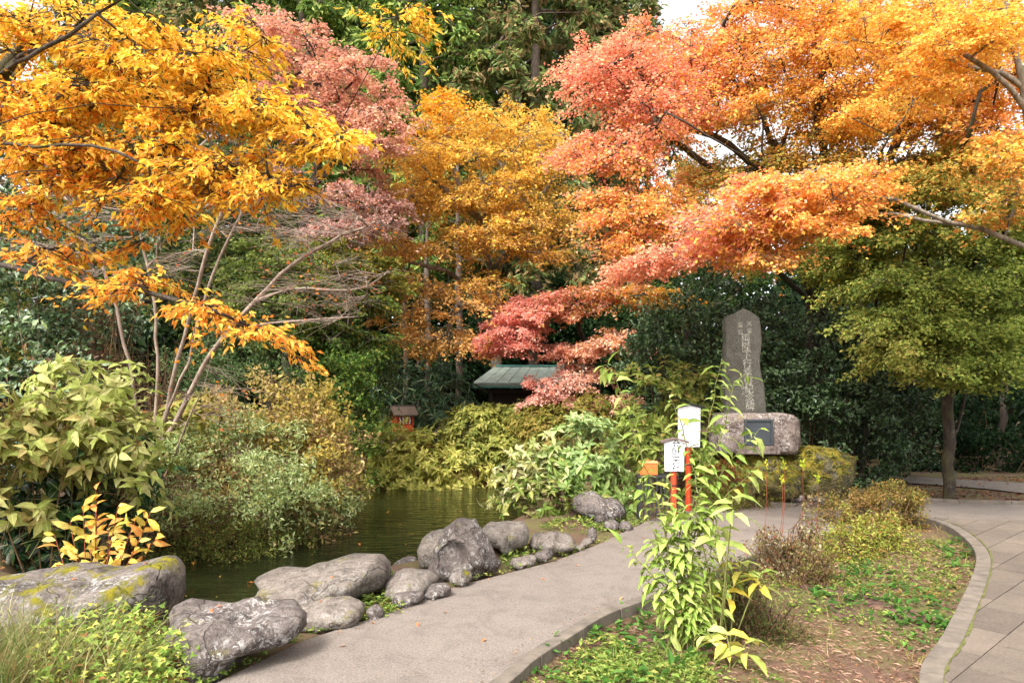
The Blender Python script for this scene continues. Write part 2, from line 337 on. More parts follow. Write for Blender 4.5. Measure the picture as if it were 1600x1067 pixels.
for j in range(-14, 40):
    for i in range(-20, 40):
        s0 = (i + .5 * (j % 2)) * .58; t0 = j * .29
        cs = [o0 + dA * (s0 + u) + dB * (t0 + v) for u, v in ((.004, .004), (.576, .004), (.576, .286), (.004, .286))]
        X = np.array([q[0] for q in cs] + [np.mean([q[0] for q in cs])]); Yv = np.array([q[1] for q in cs] + [np.mean([q[1] for q in cs])])
        if X.max() > 9.5 or Yv.min() < 2.9 or cnt >= 300: continue
        sdv = poly_sd(X, Yv, plaza)
        if sdv.max() <= 0.02: continue
        poly = cs
        if sdv.min() < 0:
            for _ in range(2):
                best = None
                for a, b_ in segs:
                    e = b_ - a; q = np.array([X[4], Yv[4]]); tt = np.clip((q - a) @ e / (e @ e + 1e-9), 0, 1); d = np.linalg.norm(q - a - tt * e)
                    if best is None or d < best[0]: best = (d, a, e)
                nrm = np.array([best[2][1], -best[2][0]]); nrm /= np.linalg.norm(nrm) + 1e-9
                mid = best[1] + nrm * .05
                if poly_sd(np.array([mid[0]]), np.array([mid[1]]), plaza)[0] < 0 and poly_sd(np.array([mid[0] + best[2][0] / 2]), np.array([mid[1] + best[2][1] / 2]), plaza)[0] < 0: nrm = -nrm
                poly = clip_half(poly, best[1], nrm); break
            if len(poly) < 3: continue
        bm = bmesh.new(); dz = random.uniform(-.0015, .0015)
        top = [bm.verts.new((q[0], q[1], .004 + dz)) for q in poly]; bot = [bm.verts.new((q[0], q[1], -.03)) for q in poly]
        k = len(poly)
        try:
            bm.faces.new(top)
            for q in range(k): bm.faces.new([top[q], bot[q], bot[(q + 1) % k], top[(q + 1) % k]])
        except ValueError: bm.free(); continue
        from_bm('paver', bm, M_PAVER, pl); cnt += 1

# kerb: single stones along the bed
kr = bpy.data.objects.new('kerb', None); COL.objects.link(kr); kr['kind'] = 'structure'
def kerb_stones(pts, length, w_in, w_out, top):
    P = [np.array((p.x, p.y)) for p in pts]; d = [0]
    for i in range(1, len(P)): d.append(d[-1] + np.linalg.norm(P[i] - P[i - 1]))
    def samp(s):
        s = min(max(s, 0), d[-1] - 1e-6); i = int(np.searchsorted(d, s, 'right')) - 1; t = (s - d[i]) / (d[i + 1] - d[i]); q = P[i] + (P[i + 1] - P[i]) * t
        e = P[min(i + 2, len(P) - 1)] - P[max(i - 1, 0)]; e = e / np.linalg.norm(e); return q, np.array([e[1], -e[0]])
    s = 0
    while s < d[-1] - .05:
        e = min(s + length * random.uniform(.95, 1.05), d[-1]); bm = bmesh.new(); rows = []; K = 5; zz = top + random.uniform(-.003, .003)
        for k in range(K):
            q, nr = samp(s + .004 + (e - s - .008) * k / (K - 1)); a = q - nr * w_out; b2 = q + nr * w_in
            rows.append([bm.verts.new((*a, -.16)), bm.verts.new((*a, zz)), bm.verts.new((*b2, zz)), bm.verts.new((*b2, -.16))])
        for r0, r1 in zip(rows, rows[1:]):
            for q in range(3): bm.faces.new([r0[q], r1[q], r1[q + 1], r0[q + 1]])
        bm.faces.new(rows[0]); bm.faces.new(rows[-1][::-1])
        from_bm('kerb_stone', bm, M_KERB, kr, bevel=.006); s = e
kerb_stones(kerb[:i_tip + 1], .58, .10, 0.0, .008)
kerb_stones(kerb[i_tip:], .62, .12, 0.0, .008)
def strip(name, pts, w, z, mt, lo, hi):
    P = [np.array((p.x, p.y)) for p in pts]; V, Fc = [], []; rr_ = random.Random(4)
    for i in range(len(P)):
        e = P[min(i + 1, len(P) - 1)] - P[max(i - 1, 0)]; e /= np.linalg.norm(e); nr = np.array([-e[1], e[0]]); ww = w * rr_.uniform(lo, hi)
        V += [(*(P[i] + nr * .001), z), (*(P[i] + nr * ww), z)]
        if i: Fc.append((2 * i - 2, 2 * i, 2 * i + 1, 2 * i - 1))
    return mesh_np(name, V, Fc, mt, pl, kind='stuff')
strip('joint_moss', [Vector(p) for p in catmull(kerb[i_tip + 2:], 3)], .022, .0085, M_JOINT, .15, 1.1)
# low border stones on the far side of the asphalt
kerb_stones([Vector(p) + Vector((0, .06, 0)) for p in catmull(far_edge, 5)][8:], .7, .02, .07, .05)

# ------------------------------------------------------------------ rocks
def rock(label, outline, base_y=None, depth=.3, seed=0, mt=None, sub=4, name='boulder', cat='rock', group='rocks lining the pond edge', flat=.0, Yc=None, box=.55, rough=1.0, parent=None, cave=None, sq=None):
    if Yc is None: Yc = F * EYE / (base_y - HY) + depth * .9
    y_lo = max(q[1] for q in outline); y_hi = min(q[1] for q in outline)
    P = np.array([(at(px, py, Yc).x, at(px, py, Yc + depth * .7 * (y_lo - py) / (y_lo - y_hi)).z) for px, py in outline])
    Q = []
    for i in range(len(P)):
        for t in np.linspace(0, 1, 12, endpoint=False): Q.append(P[i] * (1 - t) + P[(i + 1) % len(P)] * t)
    Q = np.array(Q); cen = (Q.min(0) + Q.max(0)) / 2
    ang = np.arctan2(Q[:, 1] - cen[1], Q[:, 0] - cen[0]); rad = np.hypot(*(Q - cen).T); o_ = np.argsort(ang); ang, rad = ang[o_], rad[o_]
    size = max(np.ptp(Q[:, 0]), np.ptp(Q[:, 1])) / 2
    bm = bmesh.new(); bmesh.ops.create_icosphere(bm, subdivisions=sub, radius=1)
    r = random.Random(seed); planes = [(Vector((r.uniform(-1, 1), r.uniform(-1, -.1), r.uniform(-.3, 1))).normalized(), r.uniform(.72, 1.0)) for _ in range(13)]
    if sq: planes = []
    sq = sq or (6.0 if flat else 3.4)
    off = Vector((seed * 7.3, seed * 3.1, seed * 1.7))
    for v in bm.verts:
        p = v.co.copy(); p = p / (abs(p.x) ** sq + abs(p.y) ** sq + abs(p.z) ** sq) ** (1 / sq)
        for nn, dd in planes:
            k = p.dot(nn)
            if k > dd: p = p - nn * (k - dd) * .85
        cpl2 = math.hypot(p.x, p.z) / max(1e-6, 1); th = math.atan2(p.z, p.x)
        R = float(np.interp(th, ang, rad, period=2 * math.pi)) * 1.0
        k = min(1.0, cpl2 * (abs(math.cos(th)) ** sq + abs(math.sin(th)) ** sq) ** (1 / sq))
        x = cen[0] + math.cos(th) * R * k; z = cen[1] + math.sin(th) * R * k
        y = Yc + p.y * depth
        w = Vector((x, y, z)); q = w * (1.1 / size) * .9 + off
        nv = noise.fractal(q, 1.0, 2.0, 6) * .12 * rough + abs(noise.noise(q * 2.1)) * -.12 * rough + (noise.noise(q * 6) * .022 + noise.noise(q * 14) * .008 - max(0, noise.noise(q * 3.3 + off) - .3) * .07) * rough
        d = (w - Vector((cen[0], Yc, cen[1]))).normalized(); w = w + d * nv * size * .9
        if cave:
            cp = at(cave[0], cave[1], Yc - depth * .8); dd = (w - cp).length / cave[2]
            if dd < 1 and w.y < Yc + .05: w = w + Vector((.02, 1, -.03)) * cave[2] * .9 * (1 - dd * dd)
        v.co = w
    for f in bm.faces: f.smooth = False
    base = Vector((cen[0], Yc, gz1(cen[0], Yc)))
    me_mat = mt or R_FLAT
    bmesh.ops.translate(bm, verts=bm.verts, vec=-base)
    o = from_bm(name, bm, me_mat, smooth=True); o.location = base
    if parent is not None: o.parent = parent; o.location = base - Vector(parent.location); return o
    return props(o, label, cat, group)

rock('long dark lichen-covered boulder with moss at the bottom left corner beside the pond', [(-60, 905), (0, 893), (60, 880), (130, 872), (200, 868), (248, 867), (262, 885), (270, 925), (262, 975), (210, 1010), (100, 1040), (-60, 1040)], 1035, .42, 2, R_BIG, 5, flat=.62, group=None)
rock('big angular speckled boulder jutting onto the path at the lower left', [(236, 955), (262, 930), (330, 938), (400, 934), (445, 935), (470, 962), (462, 990), (420, 1012), (360, 1040), (300, 1064), (262, 1050), (242, 1000)], 1066, .3, 5, R_DARK, 5, flat=.6, group=None)
rock('largest flat pale rock slab between the water and the path', [(385, 905), (405, 893), (430, 897), (470, 880), (540, 864), (590, 864), (608, 880), (600, 915), (560, 945), (500, 950), (420, 945), (390, 930)], 962, .5, 8, R_FLAT, 5, flat=.5, group=None)
rock('low flat rock at the path edge below the largest slab', [(455, 950), (480, 935), (540, 930), (568, 945), (560, 968), (520, 984), (470, 990), (452, 975)], 988, .24, 9, R_FLAT, 4, flat=.6)
rock('brownish rounded rock just left of the mossy upright boulder', [(592, 905), (605, 888), (640, 884), (672, 890), (684, 905), (668, 925), (620, 940), (596, 930)], 940, .26, 12, R_FLAT, 4)
rock('small dark grey pointed stone at the path edge among weeds', [(568, 962), (574, 948), (586, 941), (598, 948), (602, 962), (590, 968)], 968, .06, 14, R_DARK, 3)
rock('left one of two long low edging stones under the rounded rock', [(610, 940), (616, 925), (645, 918), (662, 922), (664, 936), (640, 948), (615, 950)], 950, .12, 15, R_DARK, 4)
rock('right one of two long low edging stones under the rounded rock', [(652, 925), (668, 912), (695, 907), (705, 915), (703, 930), (675, 938), (656, 936)], 938, .12, 16, R_DARK, 4)
rock('small round speckled stone at the foot of the upright boulder', [(700, 905), (704, 890), (720, 884), (735, 890), (739, 905), (728, 916), (708, 918)], 918, .1, 17, R_BIG, 4)
rock('tall upright boulder with a mossy hollow in its left side', [(655, 912), (672, 880), (678, 850), (688, 822), (712, 805), (742, 806), (760, 825), (772, 862), (788, 885), (780, 897), (745, 902), (700, 905)], 905, .24, 21, R_DARK, 5, group=None, box=.7, cave=(704, 872, .17))
rock('pale grey rock with mossy left edge behind the upright boulder', [(650, 865), (652, 845), (665, 830), (700, 822), (735, 824), (740, 860), (700, 885), (655, 888)], 888, .35, 23, R_FLAT, 4, flat=.6)
rock('flat topped block to the right of the upright boulder', [(750, 830), (765, 815), (820, 812), (827, 830), (822, 850), (790, 862), (755, 862)], 868, .3, 24, R_FLAT, 4, flat=.55)
rock('flat pale rock set in weeds between block and path', [(826, 850), (832, 834), (865, 828), (895, 834), (902, 850), (870, 866), (835, 866)], 868, .3, 26, R_FLAT, 4, flat=.55)
rock('longer slab-like edging stone right of the upright boulder', [(795, 884), (800, 873), (830, 866), (838, 868), (835, 880), (805, 887)], 887, .12, 27, R_FLAT, 4, flat=.6)
rock('short wedge edging stone right of the slab-like one', [(832, 872), (838, 862), (860, 853), (867, 862), (862, 872), (840, 880)], 880, .1, 28, R_DARK, 4)
rock('first small edging stone where the path narrows', [(895, 859), (897, 851), (912, 848), (915, 855), (905, 861)], 861, .06, 29, R_FLAT, 3)
rock('second small edging stone where the path narrows', [(905, 852), (912, 840), (924, 838), (927, 846), (918, 854)], 854, .09, 30, R_FLAT, 3)
rock('upright small edging stone where the path narrows', [(917, 842), (918, 826), (927, 822), (934, 828), (934, 840), (926, 846)], 846, .07, 31, R_DARK, 3)
rock('dark brown boulder tucked under the leafy hydrangea beside the shelf', [(890, 800), (892, 772), (905, 764), (945, 768), (972, 778), (985, 795), (982, 815), (930, 818)], 818, .4, 33, R_DARK, 4, group=None)
rock('little brown stone in front of the dark brown boulder', [(942, 826), (946, 812), (962, 810), (970, 818), (966, 828)], 828, .12, 34, R_DARK, 3)
rock('low brown stone beside the path end near the shelf', [(966, 828), (972, 812), (984, 814), (992, 824), (984, 830)], 830, .12, 35, R_DARK, 3)
rock('pale round stone at the foot of the mossy mound', [(1230, 783), (1234, 768), (1246, 764), (1257, 772), (1258, 783)], 785, .14, 36, R_PINK, 3, group='loose stones below the monument mound')
rock('brownish small stone right of the pale round one below the mound', [(1262, 783), (1266, 771), (1280, 768), (1290, 777), (1288, 785)], 785, .14, 37, R_FLAT, 3, group='loose stones below the monument mound')
rock('dark wet rock breaking the water beside the mossy upright boulder', [(600, 900), (612, 878), (632, 866), (650, 868), (655, 890), (640, 905)], Yc=7.2, depth=.35, seed=38, mt=R_DARK, sub=3, group=None)
rock('broad moss-covered boulder carrying the stone monument', [(1105, 792), (1108, 735), (1125, 706), (1160, 700), (1220, 702), (1262, 704), (1275, 740), (1270, 792)], Yc=11.0, depth=.75, seed=40, mt=R_MOSS, sub=5, group=None, flat=.7, name='mossy_boulder')
rock('mossy boulder with grey streaked face at the right of the monument', [(1225, 785), (1232, 716), (1262, 696), (1305, 697), (1330, 712), (1338, 745), (1328, 785)], Yc=10.9, depth=.6, seed=41, mt=R_MOSS, sub=5, group=None, name='mossy_boulder')

# ------------------------------------------------------------------ monument
mon = empty('stone_monument', at(1172, 700, 11), 'tall dark inscribed stone slab on a pale block with a plaque, on the mossy boulder', 'monument')
def text_mesh(name, s, size, mt, M, parent, ext=.002):
    cu = bpy.data.curves.new(name, 'FONT'); cu.body = s; cu.size = size; cu.extrude = ext; cu.align_x = 'CENTER'; cu.align_y = 'CENTER'; cu.resolution_u = 2
    o = bpy.data.objects.new(name, cu); COL.objects.link(o); dg = bpy.context.evaluated_depsgraph_get()
    me = bpy.data.meshes.new_from_object(o.evaluated_get(dg)); bpy.data.objects.remove(o)
    me.materials.clear(); me.materials.append(mt); o = bpy.data.objects.new(name, me); COL.objects.link(o); o.matrix_world = M
    if parent is not None: o.parent = parent; o.matrix_parent_inverse = Matrix.Translation(-Vector(parent.location)); o.matrix_basis = M
    return o
M_STELE = rock_material('stele_slate', c(94, 91, 83), c(78, 75, 68), .08, .0, crack=0.0)
M_CARVE = plain('worn_carving', c(158, 154, 142), .9, 14, .7)
outl = [(1135, 650), (1133, 600), (1134, 560), (1135, 530), (1134, 505), (1136, 493), (1148, 490), (1163, 482), (1172, 486), (1187, 496), (1190, 512), (1191, 535), (1188, 560), (1190, 585), (1195, 605), (1197, 630), (1198, 650)]
den = []
for i in range(len(outl)):
    a, b_ = outl[i], outl[(i + 1) % len(outl)]
    for t in (0, .33, .66): den.append((a[0] + (b_[0] - a[0]) * t + random.uniform(-.6, .6), a[1] + (b_[1] - a[1]) * t))
bm = bmesh.new(); vs = [bm.verts.new(at(x, y, 10.9)) for x, y in den]; fc = bm.faces.new(vs)
ex = bmesh.ops.extrude_face_region(bm, geom=[fc]); bmesh.ops.translate(bm, verts=[v for v in ex['geom'] if isinstance(v, bmesh.types.BMVert)], vec=(0, .2, 0))
from_bm('slab', bm, M_STELE, mon, bevel=.018)
def rotx(p, extra=Matrix.Identity(4)): return Matrix.Translation(p) @ extra @ Matrix.Rotation(math.radians(90), 4, 'X')
for i, ch in enumerate('両陛下行幸啓紀念碑'):
    o = text_mesh('inscription', ch, .152, M_CARVE, rotx(at(1165 + i * .9, 529 + i * 13.3, 10.898)), mon)
for i, ch in enumerate('天皇'): text_mesh('inscription', ch, .085, M_CARVE, rotx(at(1171, 506 + i * 11, 10.898)), mon)
for i, ch in enumerate('皇后'): text_mesh('inscription', ch, .085, M_CARVE, rotx(at(1157, 508 + i * 11, 10.898)), mon)
for i, ch in enumerate('建之'): text_mesh('inscription', ch, .06, M_CARVE, rotx(at(1161, 606 + i * 8, 10.898)), mon)
rock('', [(1112, 700), (1116, 660), (1122, 645), (1160, 644), (1215, 643), (1230, 646), (1240, 655), (1242, 690), (1235, 708), (1170, 710), (1115, 710)], Yc=11.05, depth=.4, seed=44, mt=R_PINK, sub=5, name='pedestal', parent=mon, box=.22, flat=.93, rough=.28, sq=7)
bm = bmesh.new(); a = at(1166, 692, 10.66); b_ = at(1204, 658, 10.66); bx(bm, a.x, b_.x, 10.62, 10.9, a.z, b_.z); from_bm('plaque', bm, M_PLAQUE, mon, bevel=.006)
bm = bmesh.new()
for (x0, y0, x1, y1) in ((1163, 695, 1207, 692), (1163, 658, 1207, 655), (1163, 692, 1166, 658), (1204, 692, 1207, 658)):
    a = at(x0, y0, 10.63); b_ = at(x1, y1, 10.63); bx(bm, a.x, b_.x, 10.6, 10.9, a.z, b_.z)
from_bm('plaque_frame', bm, M_PLAQUE, mon)
bm = bmesh.new(); a = at(1150, 708, 10.75); b_ = at(1212, 695.5, 10.75); bx(bm, a.x, b_.x, 10.56, 11.0, a.z, b_.z); from_bm('step', bm, R_PINK, mon, bevel=.01)

# ------------------------------------------------------------------ signs, shelf, offering box
def sign(label, cx, top, bot, w, Y, post_px, texts, face_tilt=0.0, post_mat=M_RED, cap_mat=M_ROOFW, rz=0.0, postx=0):
    base = at(cx + postx, bot, Y); base.z = gz1(base.x, base.y)
    r = empty('notice_sign', base, label, 'sign', 'wooden signs beside the path', rz)
    hw = w / 2 / F * Y; z0 = at(cx, bot, Y).z - base.z; z1 = at(cx, top + 7, Y).z - base.z; ox = -postx / F * Y
    bm = bmesh.new(); T = .035
    f = [bm.verts.new((ox - hw * .93, -T, z0)), bm.verts.new((ox + hw * .93, -T, z0)), bm.verts.new((ox + hw, -T, z1)), bm.verts.new((ox, -T, z1 + .035)), bm.verts.new((ox - hw, -T, z1))]
    fc = bm.faces.new(f); ex = bmesh.ops.extrude_face_region(bm, geom=[fc]); bmesh.ops.translate(bm, verts=[v for v in ex['geom'] if isinstance(v, bmesh.types.BMVert)], vec=(0, .03, 0))
    bd = from_bm('board', bm, M_WHITE, r, local=True, bevel=.003)
    for s in (-1, 1):
        bm = bmesh.new(); an = math.atan2(.05, hw + .05); ln = math.hypot(hw + .05, .05)
        M = Matrix.Translation((ox, 0, z1 + .055)) @ Matrix.Rotation(s * an, 4, 'Y')
        bx(bm, min(0, s * ln), max(0, s * ln), -.07, .06, -.012, .012, M); from_bm('cap_board', bm, cap_mat, r, local=True, bevel=.003)
    bm = bmesh.new(); cyl(bm, (ox + 0, .02, -.05), (ox, .02, z0 + .15), .038, .036, 14); po = from_bm('post', bm, post_mat, r, local=True)
    bm = bmesh.new(); zb = z0 * .72; cyl(bm, (ox, .02, zb), (ox, .02, zb + .018), .0405, n=14); from_bm('band', bm, M_BLACK, po, local=True)
    for ch, dx, dz, sz, mt_ in texts:
        M = Matrix.Translation((ox + dx, -T - .002, z0 + dz)) @ Matrix.Rotation(math.radians(90), 4, 'X')
        o = text_mesh('lettering', ch, sz, mt_, Matrix.Identity(4), None, .001); o.parent = bd; o.matrix_basis = M
    return r
tx = [(ch, .022, .328 - i * .097, .118, M_INK) for i, ch in enumerate('弁財天社')]
tx += [(ch, -.075, .29 - i * .03, .026, M_INKF) for i, ch in enumerate('箱根神社末社')]
sign('small white signboard with four large black characters under a little gabled cap', 1053, 684, 736, 31, 8.7, 0, tx, rz=-.06)
tx = []
for q in range(7):
    for i in range(17 if q else 9):
        tx.append((random.choice('御祭神一二三大山川田中日月木水火土金石所'), .10 - q * .035, .50 - i * .027 - (.04 if q else 0), .014, M_INKF))
sign('taller white signboard covered in faint small writing behind the small sign', 1076, 630, 698, 36, 9.6, 0, tx, rz=.05, cap_mat=M_BLACK)
st = empty('shelf_stand', Vector((at(1025, 740, 8.9).x, 8.9, gz1(2, 8.9))), 'black slatted shelf stand holding the orange box', 'stand', rz=-.08)
zt = at(1025, 741, 8.9).z - st.location.z
bm = bmesh.new(); bx(bm, -.25, .27, -.15, .15, zt - .03, zt); from_bm('shelf_board', bm, M_BLACK, st, local=True, bevel=.003)
for s in (-.22, .24):
    for y in (-.12, .12): bm = bmesh.new(); bx(bm, s - .018, s + .018, y - .018, y + .018, -.03, zt - .031); from_bm('leg', bm, M_BLACK, st, local=True)
for k in range(8): bm = bmesh.new(); x = -.17 + k * .054; bx(bm, x - .012, x + .012, -.135, -.115, .1, zt - .032); from_bm('slat', bm, M_BLACK, st, local=True)
ob = empty('offering_box', st.location + Vector((-.1, 0, zt)), 'small orange wooden box with pale lid on the black shelf', 'box', rz=-.08)
bm = bmesh.new(); bx(bm, -.11, .11, -.08, .08, .002, .15); from_bm('box_body', bm, M_ORANGE, ob, local=True, bevel=.004)
bm = bmesh.new(); bx(bm, -.118, .118, -.088, .088, .151, .172); from_bm('lid', bm, M_ORANGE2, ob, local=True, bevel=.004)
bm = bmesh.new(); bx(bm, -.02, .02, -.006, .006, .173, .192); from_bm('lid_knob', bm, M_ORANGE, ob, local=True, bevel=.003)

# ------------------------------------------------------------------ little red shrine across the pond
sh = empty('small_shrine', Vector((at(629, 672, 16.6).x, 16.6, gz1(-2.6, 16.6))), 'tiny vermilion shrine with grey gabled roof standing above the bushes across the pond', 'shrine', rz=.42)
zb = at(629, 674, 16.6).z - sh.location.z
bm = bmesh.new(); bx(bm, -.28, .28, -.26, .26, -.1, zb - .1); bx(bm, -.24, .24, -.22, .22, zb - .1, zb); from_bm('stone_plinth', bm, R_FLAT, sh, local=True, bevel=.01)
bm = bmesh.new(); bx(bm, -.17, .17, -.10, .17, zb + .02, zb + .42); bx(bm, -.215, .215, -.2, .2, zb, zb + .02); from_bm('wall', bm, M_RED, sh, local=True, bevel=.004)
for x in (-.195, .195):
    for y in (-.18, .18): bm = bmesh.new(); bx(bm, x - .018, x + .018, y - .018, y + .018, zb + .021, zb + .44); from_bm('pillar', bm, M_RED, sh, local=True)
bm = bmesh.new(); bx(bm, -.21, .21, -.192, -.168, zb + .05, zb + .16); dr = from_bm('front_panel', bm, M_ORANGE, sh, local=True)
bm = bmesh.new(); bx(bm, -.21, .21, -.196, -.164, zb + .36, zb + .40); from_bm('lintel', bm, M_RED, sh, local=True)
for s in (-1, 1):
    rfm = Matrix.Translation((0, 0, zb + .60)) @ Matrix.Rotation(s * .62, 4, 'X')
    bm = bmesh.new(); y0, y1 = (0, .36) if s < 0 else (-.36, 0)
    bx(bm, -.29, .29, y0, y1, -.02, .012, rfm); rf = from_bm('roof_slope', bm, M_SHINGLE, sh, local=True, bevel=.005)
    for k in range(8):
        bm = bmesh.new(); x = -.27 + k * .0725; bx(bm, x, x + .066, y0 + .01, y1 - .01, .013, .02, rfm); from_bm('roof_board', bm, M_SHINGLE, rf, local=True)
bm = bmesh.new(); bx(bm, -.3, .3, -.03, .03, zb + .6, zb + .64); from_bm('ridge_beam', bm, M_ROOFW, sh, local=True)
for k in range(4):
    bm = bmesh.new(); x = -.12 + k * .08; z = zb + .36
    for q in range(3): bx(bm, x - .012 + .012 * (q % 2), x + .016 + .012 * (q % 2), -.203, -.198, z - .055 * (q + 1), z - .055 * q - .003)
    from_bm('paper_streamer', bm, M_WHITE, sh, local=True)

# ------------------------------------------------------------------ pavilion with a green copper roof
pv = empty('shrine_pavilion', Vector((1.2, 20.2, gz1(1.2, 20.2))), 'low pavilion with pale green metal roof half hidden by the pink maple', 'building')
zb0 = pv.location.z
def pvbox(name, x0, x1, y0, y1, z0, z1, mt): bm = bmesh.new(); bx(bm, x0, x1, y0, y1, z0, z1); return from_bm(name, bm, mt, pv, bevel=.004)
EL, ER, EY, EZ = -1.10, 2.25, 18.9, 1.97; RL, RR, RY, RZ = -.52, 2.25, 20.6, 2.5
rf = None; npan = 10
for side in (0, 1):
    bm = bmesh.new(); yy = EY if side == 0 else 2 * RY - EY
    q = [(EL, yy, EZ), (ER, yy, EZ), (RR, RY, RZ), (RL, RY, RZ)]
    vs = [bm.verts.new(p) for p in q] + [bm.verts.new((p[0], p[1], p[2] - .06)) for p in q]
    for f in [(0, 1, 2, 3), (7, 6, 5, 4), (0, 4, 5, 1), (1, 5, 6, 2), (2, 6, 7, 3), (3, 7, 4, 0)]: bm.faces.new([vs[i] for i in f])
    rf = from_bm('roof', bm, M_COPPER, pv)
    if side == 0:
        for k in range(npan):
            t0, t1 = k / npan, (k + 1) / npan - .008; bm = bmesh.new(); e = .012
            def bl(a, b_, t): return a + (b_ - a) * t
            vs = []
            for zz in (.002, e + random.uniform(0, .006)):
                vs += [bm.verts.new((bl(EL, ER, t0), EY - .02, EZ + zz)), bm.verts.new((bl(EL, ER, t1), EY - .02, EZ + zz)), bm.verts.new((bl(RL, RR, t1), RY, RZ + zz)), bm.verts.new((bl(RL, RR, t0), RY, RZ + zz))]
            for f in [(4, 5, 6, 7), (0, 1, 5, 4), (1, 2, 6, 5), (2, 3, 7, 6), (3, 0, 4, 7)]: bm.faces.new([vs[i] for i in f])
            o = from_bm('roof_panel', bm, M_COPPER, None); o.parent = rf; o.matrix_parent_inverse = rf.matrix_parent_inverse.copy(); 
            o.matrix_parent_inverse = Matrix.Identity(4)
bm = bmesh.new(); vs = [bm.verts.new(p) for p in [(EL, EY, EZ - .05), (EL, 2 * RY - EY, EZ - .05), (RL, RY, RZ - .05)]]; bm.faces.new(vs); ex = bmesh.ops.extrude_face_region(bm, geom=list(bm.faces)); bmesh.ops.translate(bm, verts=[v for v in ex['geom'] if isinstance(v, bmesh.types.BMVert)], vec=(.05, 0, .05)); from_bm('roof_hip', bm, M_COPPER, pv)
pvbox('fascia', EL + .01, ER, EY + .01, EY + .05, EZ - .12, EZ - .062, M_COPPERD)
for k in range(10): pvbox('rafter', EL + .1 + k * .32, EL + .16 + k * .32, EY + .06, EY + .5, EZ - .14, EZ - .07, M_COPPERD)
pvbox('ridge_cap', RL, RR, RY - .08, RY + .08, RZ + .01, RZ + .06, M_COPPERD)
for x in (-.6, .8, 2.0):
    pvbox('pillar', x - .06, x + .06, EY + .35, EY + .47, zb0, EZ - .15, M_DARKW); pvbox('pillar', x - .06, x + .06, RY + 1, RY + 1.12, zb0, EZ - .1, M_DARKW)
pvbox('wall', -.6, 2.1, EY + .8, EY + .86, zb0, EZ - .1, M_DARKW); pvbox('beam', -.75, 2.2, EY + .36, EY + .46, EZ - .27, EZ - .151, M_DARKW)

# garden hose loop at the far left
hp = [at(-25, 905, 6.2), at(0, 893, 6.2), at(12, 880, 6.25), at(16, 862, 6.3), at(30, 852, 6.4), at(60, 850, 6.6)]
bm = bmesh.new()
hp = [Vector(p) for p in catmull(hp, 5)]
for a, b_ in zip(hp, hp[1:]): cyl(bm, a, b_, .022, n=8)
props(from_bm('garden_hose', bm, M_PIPE, smooth=True), 'grey hose curving out of the dark leaves behind the bottom left boulder', 'hose')

# side path leading into the shade on the right, and brick edging across the bed
pa = bpy.data.materials['asphalt']
sheet('side_path', [gr(1340, 741), gr(1460, 746), gr(1600, 754), Vector((14, 12.4, 0)), Vector((14, 11.2, 0)), gr(1600, 770), gr(1540, 763), gr(1450, 756), gr(1360, 751)], .0, pa)
M_BRICK = rock_material('earthy_brick', c(112, 84, 70), c(88, 66, 56), .05, .1)
e0, e1 = gr(1258, 905), gr(1462, 958); be = empty('brick_edging', (e0 + e1) / 2, 'row of sunken brown bricks crossing the bed from the azalea to the right kerb', 'edging')
u_ = (e1 - e0).normalized(); w_ = Vector((-u_.y, u_.x, 0)); nb = int((e1 - e0).length / .21)
for k in range(nb):
    for q in range(2):
        p = e0 + u_ * ((k + .5 + .5 * q) * .21) + w_ * (q * .115 - .05); M = Matrix.Translation((p.x, p.y, gz1(p.x, p.y) + .012 + random.uniform(-.006, .006))) @ Matrix.Rotation(math.atan2(u_.y, u_.x) + random.uniform(-.02, .02), 4, 'Z')
        bm = bmesh.new(); bx(bm, -.1, .1, -.052, .052, -.03, .012, M); from_bm('brick', bm, M_BRICK, be, bevel=.008)
# ------------------------------------------------------------------ foliage machinery
T_QUAD = (np.array([(0, 0, 0), (.45, .5, .10), (1, 0, -.08), (.45, -.5, .10)]), np.array([(0, 1, 2), (0, 2, 3)]))
T_MAPLE = (np.array([(0, 0, 0), (.10, .55, .02), (.42, .17, .04), (1, 0, -.1), (.42, -.17, .04), (.10, -.55, .02)]), np.array([(0, 2, 1), (0, 3, 2), (0, 4, 3), (0, 5, 4)]))
T_SLIM = (np.array([(0, 0, 0), (.4, .5, .10), (.45, 0, .02), (.4, -.5, .10), (1, 0, -.14)]), np.array([(0, 2, 1), (0, 3, 2), (1, 2, 4), (2, 3, 4)]))
T_LEAF = (np.array([(0, 0, 0), (.3, .42, .10), (.3, 0, .05), (.3, -.42, .10), (.65, .40, .05), (.66, 0, .0), (.65, -.40, .05), (1, 0, -.16)]),
          np.array([(0, 2, 1), (0, 3, 2), (1, 2, 5), (1, 5, 4), (2, 3, 6), (2, 6, 5), (4, 5, 7), (5, 6, 7)]))
T_CURL = (np.array([(0, 0, 0), (.28, .38, .12), (.3, 0, .06), (.28, -.42, .06), (.62, .30, -.02), (.62, 0, -.08), (.6, -.42, -.10), (.92, .02, -.38)]),
          np.array([(0, 2, 1), (0, 3, 2), (1, 2, 5), (1, 5, 4), (2, 3, 6), (2, 6, 5), (4, 5, 7), (5, 6, 7)]))
def frames(D, Nn):
    D = unit(D); Sd = unit(np.cross(Nn, D)); Nn = np.cross(D, Sd); return D, Sd, Nn
